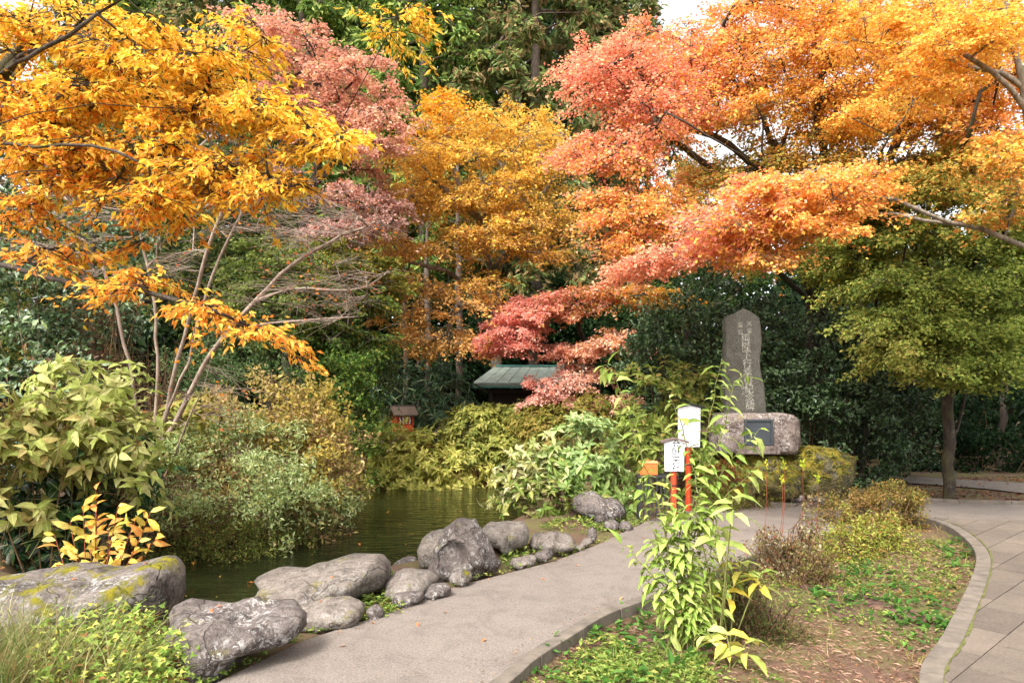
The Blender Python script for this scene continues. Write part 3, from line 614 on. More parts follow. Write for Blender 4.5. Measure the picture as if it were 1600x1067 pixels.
def leaf_mesh(name, P, D, Nn, Ln, Wd, cols, mt, parent=None, tmpl=T_QUAD, kind='stuff'):
    tv, tf = tmpl; D, Sd, Nn = frames(D, Nn); n = len(P)
    V = P[:, None, :] + tv[None, :, 0:1] * Ln[:, None, None] * D[:, None] + tv[None, :, 1:2] * Wd[:, None, None] * Sd[:, None] + tv[None, :, 2:3] * Ln[:, None, None] * Nn[:, None]
    Fc = (np.arange(n) * len(tv))[:, None, None] + tf[None]
    return mesh_np(name, V.reshape(-1, 3), Fc.reshape(-1, 3), mt, parent, np.repeat(cols, len(tf), axis=0), smooth=len(tf) > 4, kind=kind)
_LM = {}
def leaf_proto(tmpl, ratio, mt):
    key = (id(tmpl), round(ratio, 2), mt.name)
    if key not in _LM:
        me = bpy.data.meshes.new('leaf'); V = tmpl[0] * np.array([1, ratio, 1]); me.from_pydata(V.tolist(), [], tmpl[1].tolist())
        for p in me.polygons: p.use_smooth = True
        me.materials.append(mt); _LM[key] = me
    return _LM[key]
def leaves(root, P, D, Nn, Ln, Wd, cols, mt=M_LEAF, mto=M_LEAF_OBJ, tmpls=(T_LEAF,), parts=0, name='foliage', partname='leaf'):
    P = np.asarray(P, float); n = len(P); idx = np.arange(n); picked = np.zeros(n, bool)
    if parts:
        px = CX + F * P[:, 0] / P[:, 1]; py = HY - F * (P[:, 2] - EYE) / P[:, 1]
        sc = Ln / P[:, 1] * ((px > -20) & (px < 1620) & (py > -20) & (py < 1090)); sel = np.argsort(-sc)[:parts]; picked[sel] = True
        Du, Sd, Nu = frames(D, Nn); rl = np.array(root.location)
        for i in sel:
            t = tmpls[i % len(tmpls)]; o = bpy.data.objects.new(partname, leaf_proto(t, float(np.mean(Wd / Ln)), mto)); COL.objects.link(o); o.parent = root
            s = Ln[i]; q = P[i] - rl
            o.matrix_basis = Matrix(((Du[i][0] * s, Sd[i][0] * s, Nu[i][0] * s, q[0]), (Du[i][1] * s, Sd[i][1] * s, Nu[i][1] * s, q[1]), (Du[i][2] * s, Sd[i][2] * s, Nu[i][2] * s, q[2]), (0, 0, 0, 1)))
            o.color = (*cols[i], 1)
    rest = ~picked; R = idx[rest]; tmpls = tuple(T_SLIM if len(t[1]) > 4 and n > 900 else t for t in tmpls)[:1] if n > 900 else tmpls
    for k, t in enumerate(tmpls):
        r = R[k::len(tmpls)]
        if len(r): leaf_mesh(name, P[r], D[r], Nn[r], Ln[r], Wd[r], cols[r], mt, root, t)

def colour(P, anchors, jit=.14, nseed=1, nscale=1.4):
    """every leaf takes a colour of its own kind: anchors = [(px, py, radius, [srgb colours])] says where on the plant which autumn colour grows"""
    P = np.asarray(P); n = len(P); px = CX + F * P[:, 0] / P[:, 1]; py = HY - F * (P[:, 2] - EYE) / P[:, 1]
    nz = snoise(P, nscale, nseed); nz2 = snoise(P, nscale * 2.7, nseed + 1)
    Wt = np.stack([np.exp(-((px - a[0] + nz * a[2] * .5) ** 2 + (py - a[1] + nz2 * a[2] * .4) ** 2) / (2 * a[2] ** 2)) + 1e-6 for a in anchors], 1) ** 1.6
    Wt /= Wt.sum(1, keepdims=True); u = rng.random(n)[:, None]; ai = (np.cumsum(Wt, 1) < u).sum(1).clip(0, len(anchors) - 1)
    out = np.zeros((n, 3)); r2 = np.clip(rng.random(n) * .75 + .25 * (nz2 * .5 + .5), 0, .999)
    for k, a in enumerate(anchors):
        pal = np.array([c(*q) for q in a[3]]); s = ai == k; out[s] = pal[(r2[s] * len(pal)).astype(int)]
    return np.clip(out * (1 + rng.normal(0, jit, (n, 1))), .004, .92)

def tubes(chains):
    """chains = [(points, radii)] -> vertices, quads"""
    Vs, Fs, off = [], [], 0
    for pts, rad in chains:
        pts = np.asarray(pts, float); rad = np.asarray(rad, float); k = len(pts)
        if k < 2: continue
        rm = rad.max(); s = 12 if rm > .08 else 8 if rm > .03 else 5 if rm > .012 else 3
        T = unit(np.gradient(pts, axis=0)); up = np.array([.3, .2, 1.0]) if abs(T[0, 2]) < .9 else np.array([1.0, .1, 0])
        A = unit(np.cross(T, up)); Bv = np.cross(T, A); an = np.linspace(0, 2 * np.pi, s, endpoint=False)
        ring = pts[:, None] + rad[:, None, None] * (np.cos(an)[None, :, None] * A[:, None] + np.sin(an)[None, :, None] * Bv[:, None])
        if rm > .03: ring += (snoise(ring.reshape(-1, 3), 9, 7).reshape(ring.shape[:2])[..., None] * .10 * rad[:, None, None]) * unit(ring - pts[:, None])
        Vs.append(ring.reshape(-1, 3)); i = np.arange(k - 1)[:, None] * s; j = np.arange(s)[None]; j2 = (j + 1) % s
        Fs.append(np.stack([i + j, i + j2, i + s + j2, i + s + j], -1).reshape(-1, 4) + off); off += k * s
    return (np.concatenate(Vs), np.concatenate(Fs)) if Vs else (None, None)
def resample(pts, step, wob, r):
    P = np.array([np.array(p, float) for p in catmull(pts, 4)]); d = np.r_[0, np.cumsum(np.linalg.norm(np.diff(P, axis=0), axis=1))]
    n = max(2, int(d[-1] / step) + 1); s = np.linspace(0, d[-1], n); out = np.stack([np.interp(s, d, P[:, i]) for i in range(3)], 1)
    out[1:-1] += r.normal(0, wob * step, (n - 2, 3)); return out

class Skel:
    def __init__(s, lines, seed, step=.3, wob=.06, caps=None):
        s.r = np.random.default_rng(seed); s.P = []; s.par = []; s.step = step; s.w = []; s.cap = []
        for li, ln in enumerate(lines):
            pts = resample(ln, step, wob, s.r)
            if s.P: j = int(np.argmin(np.linalg.norm(np.array(s.P) - pts[0], axis=1))); pts = pts[1:] if np.linalg.norm(np.array(s.P[j]) - pts[0]) < step * .6 else pts
            else: j = -1
            for p in pts: s.P.append(np.array(p)); s.par.append(j); s.cap.append(caps[li] if caps else 9.); j = len(s.P) - 1
        s.base_n = len(s.P); s.w = [0.0] * len(s.P); s.anc = None
        for i in range(s.base_n):
            pass
    def add(s, t, up=.25, wt=1.0, zpen=.8, grow=True):
        A = np.array(s.P); d = np.linalg.norm(A - t, axis=1); cost = d * (1 + zpen * np.clip((A[:, 2] - t[2]) / np.maximum(d, .01), 0, 1))
        lo = A[:, 2] < s.minz; cost = cost + lo * 50
        j = int(np.argmin(cost)); a = A[j]; pj = s.par[j]; dirn = unit(A[j] - A[pj]) if pj >= 0 else np.array([0, 0, 1.])
        L = np.linalg.norm(t - a); n = max(1, int(L / s.step)); ctrl = a + dirn * L * .3 + np.array([0, 0, up * L * .35]) + s.r.normal(0, .05 * L, 3)
        k0 = j
        for i in range(1, n + 1):
            u = i / n; p = (1 - u) ** 2 * a + 2 * u * (1 - u) * ctrl + u * u * t
            if i < n: p = p + s.r.normal(0, .05 * s.step * 2, 3)
            s.P.append(p); s.par.append(j); s.w.append(0.0); s.cap.append(s.cap[k0] * .6); j = len(s.P) - 1
        s.w[j] += wt; return j, unit(t - ctrl)
    minz = -9
    def chains(s, r_root, r_tip):
        n = len(s.P); w = np.array(s.w) + 1e-3; ch = [[] for _ in range(n)]
        hgt = np.zeros(n)
        for i in range(n - 1, 0, -1):
            # children always come after their parents
            pass
        order = range(n - 1, 0, -1)
        for i in order:
            if s.par[i] >= 0: w[s.par[i]] += w[i]; ch[s.par[i]].append(i)
        w = np.maximum(w, .5); e = math.log(r_root / r_tip) / max(math.log(w[0] / .5), .5); e = min(max(e, .25), .8)
        r = r_tip * (w / .5) ** e; r = np.minimum(np.minimum(r, r_root), s.cap); out = []; stack = [(0, None)]
        while stack:
            i, p = stack.pop(); pts, rad = [], []
            if p is not None: pts.append(s.P[p]); rad.append(min(r[p], r[i] * 1.25))
            while True:
                pts.append(s.P[i]); rad.append(r[i])
                if not ch[i]: break
                cs = sorted(ch[i], key=lambda q: -w[q]); 
                for q in cs[1:]: stack.append((q, i))
                i = cs[0]
            rad[-1] = rad[-1] * .5; out.append((pts, rad))
        out.sort(key=lambda q: -max(q[1])); return out

def pad_points(ells, seed, mind):
    r = np.random.default_rng(seed); out = []
    for (px, py, rx, rz, Y, dY, n) in ells:
        tries = 0; k = 0
        while k < n and tries < n * 30:
            tries += 1; v = r.normal(size=3); v = v / np.linalg.norm(v) * r.random() ** .45
            yy = Y + v[1] * dY; p = np.array(at(px + v[0] * rx, py + v[2] * rz, yy))
            if all(np.linalg.norm(p - q[0]) > mind for q in out): out.append((p, 1.0)); k += 1
    return [q[0] for q in out]

def tree(name, label, cat, lines, ells, anchors, *, seed, nleaf, L=.05, ratio=.85, pad=(.55, .16), mind=.3, tw=9, r_root=.12, r_tip=.004, bark=B_DARK, group=None,
         mt=M_LEAF, mto=M_LEAF_OBJ, tmpls=(T_MAPLE,), up=.25, parts=0, flat=.75, droop=.25, limbs=9, minz=-9, step=.3, leaf_from=.25, twig_r=.003, spread=.05, crown='crown', partname='leaf', jit=.14, zpen=.8, extra_pads=None, wob=.06, caps=None, fan=2.6):
    base = Vector(lines[0][0]); root = empty(name, base, label, cat, group)
    sk = Skel([[Vector(p) for p in ln] for ln in lines], seed, step, wob, caps); sk.minz = minz; r = sk.r
    pads = pad_points(ells, seed, mind) + (extra_pads or [])
    c0 = np.array(base); order = sorted(range(len(pads)), key=lambda i: np.min(np.linalg.norm(np.array(sk.P[:sk.base_n]) - pads[i], axis=1)))
    ends, tws, tdir = [], [], []
    for i in order:
        j, d = sk.add(pads[i], up, zpen=zpen); ends.append((np.array(sk.P[j]), d, j))
    chs = sk.chains(r_root, r_tip); chains2 = []; P, D, Nn = [], [], []
    per = max(1, nleaf // max(1, len(pads) * tw)) if nleaf else 0
    for (e, d, j) in ends:
        hd = unit(np.array([d[0], d[1], d[2] * (.4 if fan > 2 else 1) + (.0 if fan > 2 else .35)])); sc = r.uniform(.5, 1.4); per_ = int(per * r.choice([.35, .7, 1., 1.3, 1.6]) * min(1.2, sc + .2)); nn = unit(np.array([d[0] * .25 + r.normal(0, .12), d[1] * .25 + r.normal(0, .12), 1]))
        sd = unit(np.cross(nn, hd)); hd2 = np.cross(sd, nn)
        for k in range(tw):
            th = r.uniform(-fan, fan) if k > 1 else r.uniform(-.5, .5); rr = pad[0] * sc * math.sqrt(r.uniform(.15, 1)) * (1.25 if abs(th) < .7 else .9)
            tip = e + hd2 * math.cos(th) * rr + sd * math.sin(th) * rr + nn * r.normal(0, pad[1] * sc) - np.array([0, 0, droop * rr * r.uniform(.2, 1)])
            o = e - d * r.uniform(0, .3) * pad[0]; mid = (o + tip) / 2 + nn * .06 * rr + r.normal(0, .03, 3)
            chains2.append(([o, mid, tip], [twig_r * 1.5, twig_r, twig_r * .5]))
            if per_:
                t = leaf_from + (1.05 - leaf_from) * r.random(per_) ** .8; q = np.where(t[:, None] < .5, o + (mid - o) * t[:, None] * 2, mid + (tip - mid) * (t[:, None] * 2 - 1))
                q = q + r.normal(0, spread * (pad[0] / .5), (per_, 3)) * np.array([1, 1, .6]); dd = unit(tip - o)[None] + r.normal(0, .75, (per_, 3)); dd[:, 2] = dd[:, 2] * .5 - droop * 1.2
                P.append(q); D.append(dd); Nn.append(nn[None] * flat + r.normal(0, 1 - flat * .55, (per_, 3)))
    V, Q = tubes(chs[:1]); mesh_np('trunk', V, Q, bark, root, smooth=True)
    for chn in chs[1:limbs]:
        if max(chn[1]) > r_root * .18: V, Q = tubes([chn]); mesh_np('limb', V, Q, bark, root, smooth=True)
        else: chains2.append(chn)
    V, Q = tubes(chs[limbs:] + chains2); 
    if V is not None: mesh_np('twigs', V, Q, bark, root, smooth=True, kind='stuff')
    if P:
        P = np.concatenate(P); D = np.concatenate(D); Nn = np.concatenate(Nn); n = len(P)
        Ls = L * np.exp(r.normal(0, .18, n)); leaves(root, P, D, Nn, Ls, Ls * ratio, colour(P, anchors, jit, seed), mt, mto, tmpls, parts, crown, partname)
    return root

def shrub(name, label, cat, lobes, anchors, *, seed, n, k=6, L=.12, ratio=.5, parts=0, mt=M_LEAF, mto=M_LEAF_OBJ, tmpls=(T_LEAF,), alpha=(.1, .7), style='rosette', group=None, stem=B_BROWN, stem_r=.006,
          tlen=.18, droop=.25, base=None, inner=.25, jit=.14, lump=.28, flowers=None, stems=14, botcut=-.8, back=True, skirt=.28, clump=0, clump_r=.14):
    r = np.random.default_rng(seed); cs = [np.array(at(px, py, Y)) for (px, py, Y, rx, rz, ry) in lobes]; rad = [np.array((rx / F * Y, ry, rz / F * Y)) for (px, py, Y, rx, rz, ry) in lobes]
    if base is None: m0 = np.mean(cs, axis=0); base = (m0[0], m0[1], gz1(m0[0], m0[1]))
    root = empty(name, base, label, cat, group); b0 = np.array(base); area = np.array([q[0] * q[2] + q[1] * q[2] for q in rad]); pr = area / area.sum()
    li = r.choice(len(lobes), n, p=pr); v = unit(r.normal(size=(n, 3))); v[:, 2] = np.where(v[:, 2] < botcut, -v[:, 2], v[:, 2]); 
    flip = (v[:, 1] > .35) & (r.random(n) < .6); v[flip, 1] *= -1
    C = np.array(cs)[li]; R = np.array(rad)[li]; rr = np.where(r.random(n) < inner, r.uniform(.45, .9, n), r.uniform(.88, 1.06, n))
    rr = np.where(r.random(n) < .07, rr * r.uniform(1.08, 1.3, n), rr)
    T = C + v * R * rr[:, None]; T = T + v * ((snoise(T, 1.5, seed + 5) * .6 + snoise(T, 4.0, seed + 6) * .5) * lump * 1.3 * R.mean(1))[:, None]
    sk_ = r.random(n) < skirt; gg = gz(T[:, 0], T[:, 1]); gg = np.where(poly_sd(T[:, 0], T[:, 1], pond) > 0, np.maximum(WZ + .1, T[:, 2] - .35), gg); T[:, 2] = np.where(sk_, gg + (T[:, 2] - gg) * r.uniform(.05, .9, n), T[:, 2])
    if len(lobes) > 1:        # drop tips buried deep in another lobe
        deep = np.zeros(n, bool)
        for q in range(len(lobes)): deep |= (((T - cs[q]) / rad[q]) ** 2).sum(1) < .35
        keep = ~deep | (r.random(n) < .3); T, v = T[keep], v[keep]
    g = gz(T[:, 0], T[:, 1]); g = np.where(poly_sd(T[:, 0], T[:, 1], pond) > 0, WZ, g); keep = T[:, 2] > g + L * .3; T, v = T[keep], v[keep]; n = len(T)
    if clump:
        m_c = max(6, n // clump); ci = r.choice(n, m_c, replace=False); who = r.integers(0, m_c, n); cr = clump_r
        T = T[ci][who] + r.normal(0, 1, (n, 3)) * np.array([cr, cr, cr * .38]) + v * .3 * cr; T[:, 2] -= .25 * np.hypot(*(T - T[ci][who])[:, :2].T); v = unit(v * .4 + v[ci][who]); g = g[keep] if len(g) != n else g; T[:, 2] = np.maximum(T[:, 2], np.where(poly_sd(T[:, 0], T[:, 1], pond) > 0, WZ, gz(T[:, 0], T[:, 1])) + .02)
    ax = unit(v * np.array([1, 1, .8]) + np.array([0, 0, .55]) + r.normal(0, .22, (n, 3)))
    a1 = unit(np.cross(ax, [0.3, .1, 1.0])); a2 = np.cross(ax, a1); P, D, Nn, Cc = [], [], [], []
    for q in range(k):
        if style == 'rosette':
            ph = 2 * np.pi * q / k + r.uniform(0, .8, n) + (np.arange(n) * 1.3); al = r.uniform(alpha[0], alpha[1], n) * (1.0 if q % 2 else .5)
            d = ax * np.sin(al)[:, None] + (a1 * np.cos(ph)[:, None] + a2 * np.sin(ph)[:, None]) * np.cos(al)[:, None]; d[:, 2] -= droop * r.random(n)
            P.append(T - ax * (tlen * (q / k) * .5) * r.uniform(.3, 1, (n, 1))); D.append(d); Nn.append(ax + r.normal(0, .2, (n, 3)))
        else:
            t = (q + r.random(n)) / k; d = ax * .7 + r.normal(0, .8, (n, 3)); d[:, 2] -= droop * r.random(n)
            P.append(T - ax * (tlen * (1 - t))[:, None] + r.normal(0, L * .35, (n, 3))); D.append(d); Nn.append(ax * .5 + np.array([0, -.15, .5]) + r.normal(0, .45, (n, 3)))
    P = np.concatenate(P); D = np.concatenate(D); Nn = np.concatenate(Nn); m_ = len(P); Ls = L * r.uniform(.6, 1.25, m_)
    ch = []
    for i in range(0, n, max(1, n // 260)): ch.append(([T[i] - ax[i] * tlen * 1.6, T[i] - ax[i] * tlen * .7, T[i]], [stem_r * .6, stem_r * .5, stem_r * .35]))
    V, Q = tubes(ch); mesh_np('twigs', V, Q, stem, root, smooth=True, kind='stuff')
    for s in range(stems):
        i = r.integers(n); p1 = T[i]; p0 = b0 + np.array([r.normal(0, .12) + (p1[0] - b0[0]) * .35, r.normal(0, .12) + (p1[1] - b0[1]) * .35, -.03]); p0[2] = gz1(p0[0], p0[1]) - .03; mid = p0 * .45 + p1 * .55 + np.array([0, 0, .12]) + r.normal(0, .05, 3)
        V, Q = tubes([([p0, (p0 + mid) / 2 + r.normal(0, .02, 3), mid, p1 - ax[i] * tlen], [stem_r * 1.6, stem_r * 1.4, stem_r * 1.1, stem_r * .7])])
        if s == 0: SV, SQ = [V], [Q]
        else: SQ.append(Q + sum(len(x) for x in SV)); SV.append(V)
    if stems: mesh_np('stems', np.concatenate(SV), np.concatenate(SQ), stem, root, smooth=True, kind='stuff')
    leaves(root, P, D, Nn, Ls, Ls * ratio, colour(P, anchors, jit, seed + 3), mt, mto, tmpls, parts)
    if flowers:
        fp = T[r.choice(n, min(n, flowers[0]), replace=False)]; q = 26; FP = (fp[:, None] + np.array([0, 0, .03]) + r.normal(0, flowers[1], (len(fp), q, 3)) * np.array([1, 1, .5])).reshape(-1, 3)
        leaf_mesh('dried_flower_heads', FP, r.normal(size=FP.shape), r.normal(size=FP.shape), np.full(len(FP), flowers[1] * .6), np.full(len(FP), flowers[1] * .55), colour(FP, [(0, 0, 9e9, flowers[2])]), M_DRY, root, T_QUAD)
    return root
A_ = lambda *cols: [(800, 500, 1e5, list(cols))]

# ------------------------------------------------------------------ background wood
EG = [(52, 72, 40), (38, 56, 32), (66, 88, 44), (30, 46, 30), (82, 100, 50)]
r = np.random.default_rng(3)
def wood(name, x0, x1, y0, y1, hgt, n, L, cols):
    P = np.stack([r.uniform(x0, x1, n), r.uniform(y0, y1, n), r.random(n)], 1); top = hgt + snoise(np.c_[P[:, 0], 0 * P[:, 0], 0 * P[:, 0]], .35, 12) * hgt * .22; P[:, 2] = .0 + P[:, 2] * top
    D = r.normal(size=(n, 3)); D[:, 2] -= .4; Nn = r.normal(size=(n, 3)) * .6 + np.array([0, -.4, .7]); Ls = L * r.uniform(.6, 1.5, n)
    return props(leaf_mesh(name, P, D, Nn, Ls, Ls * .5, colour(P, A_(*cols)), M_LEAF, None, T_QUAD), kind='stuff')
props(wood('distant_woodland', -60, 60, 42, 56, 12, 32000, .75, EG), 'dense dark evergreen wood closing the view far behind the garden', 'woodland')
props(wood('distant_conifers', -24, 6.5, 35, 39, 25, 30000, .7, [(60, 84, 46), (44, 64, 38), (84, 108, 56)]), 'mass of tall dark conifers closing the gaps between the cedars', 'woodland')
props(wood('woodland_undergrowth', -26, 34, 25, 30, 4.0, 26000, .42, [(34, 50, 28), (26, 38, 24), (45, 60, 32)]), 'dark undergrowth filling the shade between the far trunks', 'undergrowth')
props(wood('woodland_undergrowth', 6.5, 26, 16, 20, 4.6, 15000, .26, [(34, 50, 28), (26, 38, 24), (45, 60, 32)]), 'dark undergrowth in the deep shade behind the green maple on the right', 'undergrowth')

CED = [(158, 176, 86), (120, 146, 70), (88, 116, 58), (172, 184, 100), (100, 126, 66)]
CEDB = [(148, 160, 92), (116, 132, 76), (165, 145, 100), (98, 114, 66), (150, 124, 88)]
ced = [(470, 25, 1.5, 25, CED, 'leftmost tall cedar, its trunk showing above the pink maple'), (575, 28, 1.9, 25, CED, 'tall bright green cedar right of the one whose trunk shows'), (660, 24.5, 1.9, 24, CED, 'tall cedar with bright green tufts above the yellow tree'),
       (748, 27, 1.9, 25, CEDB, 'tall cedar directly above the middle of the yellow tree'), (835, 24, 1.8, 23, CEDB, 'tall brownish green cedar right of centre at the top'), (930, 29, 1.7, 22, CEDB, 'tall sparse cedar just left of the pink red maple top'),
       (330, 27, 2.0, 22, CEDB, 'tall cedar behind the yellow branches and pink maple on the left'), (180, 29, 2.2, 21, CED, 'tall cedar hidden behind the yellow branches at far left'), (1010, 33, 1.6, 21, CEDB, 'thin far cedar against the white sky left of the red maple')]
for i, (px, Y, rd, h, pal, lab) in enumerate(ced):
    x = (px - CX) / F * Y; rr_ = np.random.default_rng(50 + i); pads = []; z = 5.5
    while z < h:
        R = rd * (1.25 if z < h * .55 else 1.25 * (h - z) / (h * .45) + .25)
        for q in range(15 if px < 1000 else 8):
            a = rr_.uniform(0, 6.28); k = rr_.uniform(.45, 1.05); pads.append(np.array([x + math.cos(a) * R * k, Y + math.sin(a) * R * k, z + rr_.uniform(-.3, .3) - .25 * k]))
        z += .72
    tree('cedar_tree', lab, 'tree', [[(x, Y, .5), (x + .05, Y, h * .5), (x - .05, Y, h + .3)]], [], A_(*pal), seed=60 + i, nleaf=32000 if 400 < px < 950 else 16000, L=.27, ratio=.40, pad=(.5, .28), tw=5, r_root=.2, r_tip=.012, bark=B_CEDAR, group='tall cedars at the back',
         tmpls=(T_QUAD,), extra_pads=pads, up=-.15, flat=.2, droop=.5, limbs=7, step=.8, twig_r=.006, spread=.10, leaf_from=.4, zpen=.2, wob=.02)

# bushy evergreens between the maples and the wood
bgs = [(-9.5, 15.5, 8.6, 3.3, [(80, 100, 58), (58, 80, 48), (115, 125, 66), (150, 130, 70)], 'dark broad evergreen behind the bare tree at far left'), (-6.4, 18, 7.6, 2.2, [(82, 98, 50), (60, 78, 42), (112, 118, 60)], 'green evergreen behind the pale bare branches'),
       (-2.2, 22.5, 5.5, 2.0, [(50, 75, 42), (36, 56, 34)], 'dark green tree behind the rhododendron and trunks'), (2.2, 24.0, 6.0, 2.1, [(52, 78, 42), (36, 55, 32)], 'dark evergreen above the pavilion roof'),
       (5.4, 21, 7.2, 2.4, [(58, 82, 42), (44, 64, 36), (80, 95, 45)], 'green tree behind the pink and olive low maple'), (9.8, 20, 7.4, 2.8, [(55, 78, 38), (38, 56, 32)], 'dark broad evergreen behind the big maple'), (14.5, 20, 7.4, 2.8, [(55, 78, 38), (38, 56, 32)], 'dark evergreen behind the green maple near the right edge'),
       (-14, 19, 6, 3.0, [(60, 85, 50), (40, 62, 38)], 'dark evergreen beyond the far left edge planting')]
for i, (x, Y, h, rd, pal, lab) in enumerate(bgs):
    rr_ = np.random.default_rng(80 + i); pads = [np.array([x, Y, h * .62]) + unit(rr_.normal(size=3)) * rr_.uniform(.5, 1) * np.array([rd, rd * .8, h * .38]) for _ in range(70)]
    tree('evergreen_tree', lab, 'tree', [[(x, Y, 0), (x + .1, Y, h * .3), (x - .1, Y, h * .7)]], [], A_(*pal), seed=90 + i, nleaf=16000, L=.13, ratio=.5, pad=(.62, .3), tw=7, r_root=.16, r_tip=.01, bark=B_DARK, group='evergreens behind the garden',
         tmpls=(T_QUAD,), extra_pads=pads, flat=.35, droop=.3, limbs=5, step=.6, spread=.09)
# bare trunks in the shade
for i, (px, Y, rt, h, lab) in enumerate([(712, 19.5, .20, 9, 'dark straight trunk left of the yellow tree'), (664, 21, .17, 8, 'second dark trunk left of the yellow tree'), (628, 20, .07, 5.5, 'slim pale leaning trunk behind the brown leaved sprays'), (445, 19, .2, 9, 'grey trunk between bare branches and purple maple'), (1560, 15.5, .08, 6, 'dark trunk in deep shade at the right edge'), (1345, 14.6, .09, 5, 'dark trunk in the shade right of the monument'), (1420, 15.5, .12, 5, 'thin dark trunk in the shade left of the lone trunk')]):
    x = (px - CX) / F * Y; z0 = gz1(x, Y); tree('forest_tree', lab, 'tree', [[(x, Y, z0 - .1), (x + .12, Y, h * .3), (x + .05, Y + .1, h * .65), (x + .1, Y, h)]], [], A_((90, 90, 40)), seed=120 + i, nleaf=0, extra_pads=[np.array([x + math.cos(q * 2.4) * 1.2, Y + math.sin(q * 2.4) * 1.1, h * (.6 + .05 * q)]) for q in range(8)], tw=3, r_root=rt, bark=B_CEDAR if rt > .15 or px < 650 else B_DARK, group='trunks in the shade behind', limbs=3, r_tip=.01)

# ------------------------------------------------------------------ the trees of the garden
PINKR = [(248, 172, 136), (245, 152, 124), (250, 188, 144), (240, 142, 120)]
ORG = [(245, 176, 90), (242, 162, 84), (248, 190, 100), (236, 150, 86)]
YEL = [(247, 196, 84), (244, 186, 76), (250, 206, 98), (238, 168, 78)]
OLV = [(194, 182, 92), (168, 166, 80), (210, 188, 96), (146, 152, 70)]
GRN = [(138, 152, 72), (116, 134, 62), (158, 166, 80), (98, 118, 54)]
